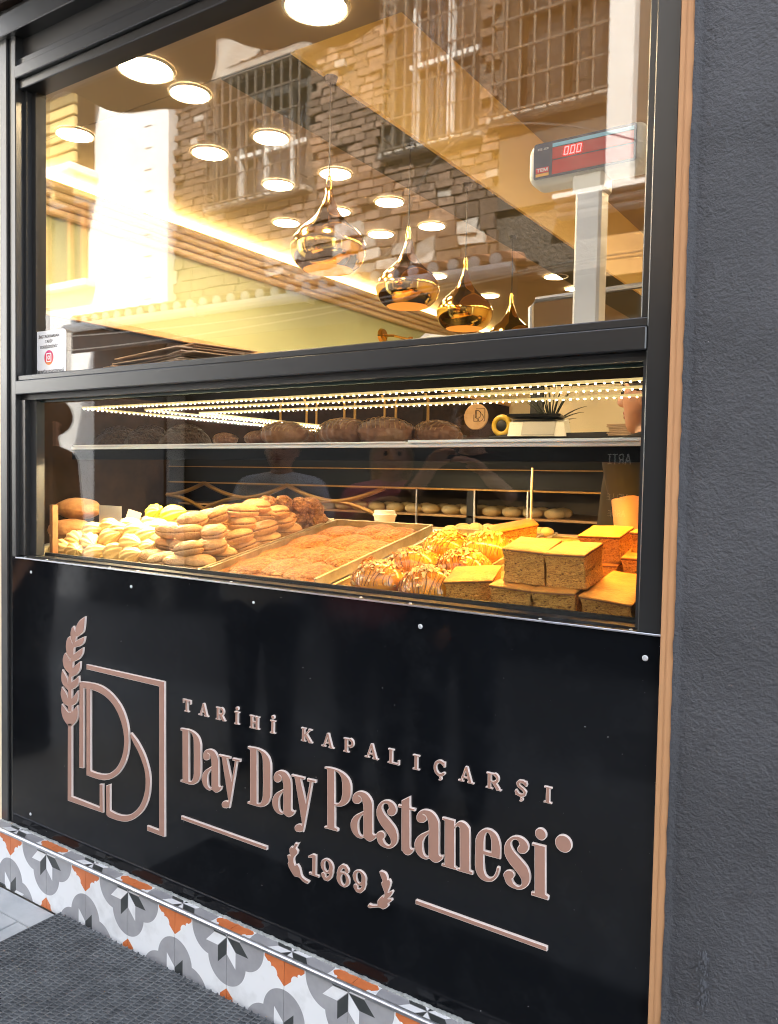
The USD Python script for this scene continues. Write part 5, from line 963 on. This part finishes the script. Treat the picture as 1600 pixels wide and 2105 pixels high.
def person(label, loc, heading, H, skin, topm, botm, hairm, longhair=False, larm=((-.30, .02, 1.12), (-.30, .16, .90)), rarm=((.30, .02, 1.12), (.30, .16, .90)), sleeve=.6, bag=False):
    k = H / 1.72; o = thing('person', label, 'person', loc, (0, 0, heading), (k, k, k))
    S = lambda s: np.array([s * .17, 0, 1.41])
    torso = m3.Manifold.batch_hull([m3.Manifold.sphere(r, 24).translate(c) for c, r in (((-.12, 0, 1.36), .075), ((.12, 0, 1.36), .075), ((-.095, .01, 1.12), .095), ((.095, .01, 1.12), .095))]) + m3.Manifold.batch_hull([m3.Manifold.sphere(r, 24).translate(c) for c, r in (((-.095, .01, 1.12), .095), ((.095, .01, 1.12), .095), ((-.095, 0, .93), .115), ((.095, 0, .93), .115))])
    shoulders = chain([(S(-1), .062), (np.array([0, 0, 1.44]), .07), (S(1), .062)])
    legs = None
    for s in (-1, 1):
        c = chain([((s * .095, 0, .93), .105), ((s * .10, .012, .50), .062), ((s * .10, -.01, .09), .045)]) + chain([((s * .10, -.03, .045), .04), ((s * .115, .13, .03), .032)]); legs = c if legs is None else legs + c
    arms = None; slv = None
    for s, (e, w_) in ((-1, larm), (1, rarm)):
        e, w_ = np.array(e), np.array(w_); c = chain([(S(s), .052), (e, .040), (w_, .029)]) + hand(w_, w_ - e, -s); arms = c if arms is None else arms + c
        q = S(s) + (e - S(s)) * min(1, sleeve); j = [(S(s), .068), (q, .056)] + ([(e + (w_ - e) * (sleeve - 1), .045)] if sleeve > 1 else []); c2 = chain(j); slv = c2 if slv is None else slv + c2
    neck = chain([((0, -.01, 1.42), .058), ((0, .0, 1.52), .052)])
    head = m3.Manifold.batch_hull([m3.Manifold.sphere(r, 24).translate(c) for c, r in (((0, -.015, 1.635), .088), ((0, .02, 1.625), .075), ((0, .045, 1.545), .045), ((0, .066, 1.517), .022), ((-.03, .03, 1.555), .035), ((.03, .03, 1.555), .035))])
    nose = m3.Manifold.batch_hull([m3.Manifold.sphere(r, 12).translate(c) for c, r in (((0, .094, 1.632), .009), ((0, .116, 1.594), .012), ((-.012, .098, 1.588), .009), ((.012, .098, 1.588), .009))])
    lips = chain([((-.018, .083, 1.561), .006), ((0, .093, 1.563), .0085), ((.018, .083, 1.561), .006)], 12) + chain([((-.015, .082, 1.551), .006), ((0, .090, 1.549), .009), ((.015, .082, 1.551), .006)], 12)
    ears = None
    for s in (-1, 1):
        c = m3.Manifold.sphere(.03, 14).scale((.35, .7, 1.05)).translate((s * .083, -.005, 1.60)); ears = c if ears is None else ears + c
    part(o, 'body', soft(torso + shoulders + legs + arms + neck + head + nose + ears, .014, 7), skin, smooth=True)
    part(o, 'lips', soft(lips, .006, 3), M['lip'], smooth=True)
    for s in (-1, 1): part(o, 'eye', sph((s * .030, .080, 1.622), .0125, 2), M['eye'], smooth=True)
    for s in (-1, 1): part(o, 'eyebrow', wire([(s * .013, .094, 1.640), (s * .030, .092, 1.648), (s * .046, .078, 1.641)], .004, 6), hairm)
    shirt = m3.Manifold.batch_hull([m3.Manifold.sphere(r, 24).translate(c) for c, r in (((-.12, 0, 1.36), .088), ((.12, 0, 1.36), .088), ((-.10, .01, 1.10), .112), ((.10, .01, 1.10), .112))]) + m3.Manifold.batch_hull([m3.Manifold.sphere(r, 24).translate(c) for c, r in (((-.10, .01, 1.10), .112), ((.10, .01, 1.10), .112), ((-.10, 0, .90), .122), ((.10, 0, .90), .122))]) + chain([(S(-1), .072), (np.array([0, 0, 1.43]), .082), (S(1), .072)]) + slv
    part(o, 'shirt', soft(shirt, .016, 8), topm, smooth=True)
    tr_ = None
    for s in (-1, 1):
        c = chain([((s * .09, 0, .90), .118), ((s * .10, .012, .50), .080), ((s * .10, -.01, .10), .066)]); tr_ = c if tr_ is None else tr_ + c
    part(o, 'trousers', soft(tr_ + chain([((-.09, 0, .92), .118), ((.09, 0, .92), .118)]), .02, 6), botm, smooth=True)
    for s in (-1, 1): part(o, 'shoe', soft(chain([((s * .10, -.035, .046), .047), ((s * .115, .14, .036), .038)]), .015, 4), M['black'], smooth=True)
    hr = m3.Manifold.sphere(.098, 28).translate((0, -.022, 1.645)) + m3.Manifold.sphere(.085, 24).translate((0, .0, 1.665))
    hr = hr - m3.Manifold.cube((.4, .4, .4)).rotate((-24, 0, 0)).translate((-.2, .052, 1.23)) - m3.Manifold.cube((.4, .3, .25)).translate((-.2, .005, 1.365))
    if longhair: hr = hr + m3.Manifold.batch_hull([m3.Manifold.sphere(r, 18).translate(c) for c, r in (((-.06, -.05, 1.62), .05), ((.06, -.05, 1.62), .05), ((-.06, -.075, 1.42), .035), ((.06, -.075, 1.42), .035))])
    part(o, 'hair', soft(hr, .014, 6), hairm, smooth=True)
    if bag: part(o, 'bag_strap', wire([(-.20, .09, .95), (-.05, .125, 1.25), (.10, .07, 1.47), (.12, -.06, 1.46), (0, -.12, 1.2), (-.2, -.09, .95)], .012, 6), M['blackg']); part(o, 'bag', cbx(-.36, -.12, .70, -.22, .14, .96, .03), M['blackg'])
    return o
# shop worker behind the case at the right, looking left over the pastries
person('shop worker in dark T-shirt at the right end behind the pastry case, facing left', (-.702, 1.0, .012), 80, 1.775, M['skin'], M['cloth_dark'], M['cloth_dark'], M['hair_d'], larm=((-.25, -.07, 1.13), (-.20, .14, 1.13)), rarm=((.27, .05, 1.14), (.20, .28, 1.08)), sleeve=.34)
person('passer-by in a pale blue shirt, mirrored in the middle of the lower pane', (-2.60, -1.30, 0), -25, 1.63, M['skin'], M['shirt_blue'], M['jeans'], M['hair_b'], sleeve=.55, larm=((-.30, .05, 1.15), (-.20, .26, 1.18)), rarm=((.30, .05, 1.15), (.22, .25, 1.15)))
person('blond passer-by in a pink top, mirrored right of the middle of the lower pane', (-1.97, -1.32, 0), -35, 1.60, M['skin'], M['top_pink'], M['jeans'], M['hair_b'], longhair=True, sleeve=.4, larm=((-.29, .08, 1.2), (-.10, .22, 1.36)))
person('passer-by in dark clothes with raised hands, mirrored beside the blond one', (-1.62, -1.42, 0), -20, 1.74, M['skin'], M['cloth_dark'], M['jeans'], M['hair_d'], sleeve=1.5, larm=((-.30, .12, 1.22), (-.14, .26, 1.42)), rarm=((.30, .12, 1.2), (.10, .28, 1.40)))
person('passer-by in dark clothes with shoulder bag, mirrored far left in the lower pane', (-3.74, -.80, 0), 10, 1.76, M['skin'], M['cloth_dark'], M['cloth_dark'], M['hair_d'], sleeve=1.6, bag=True)
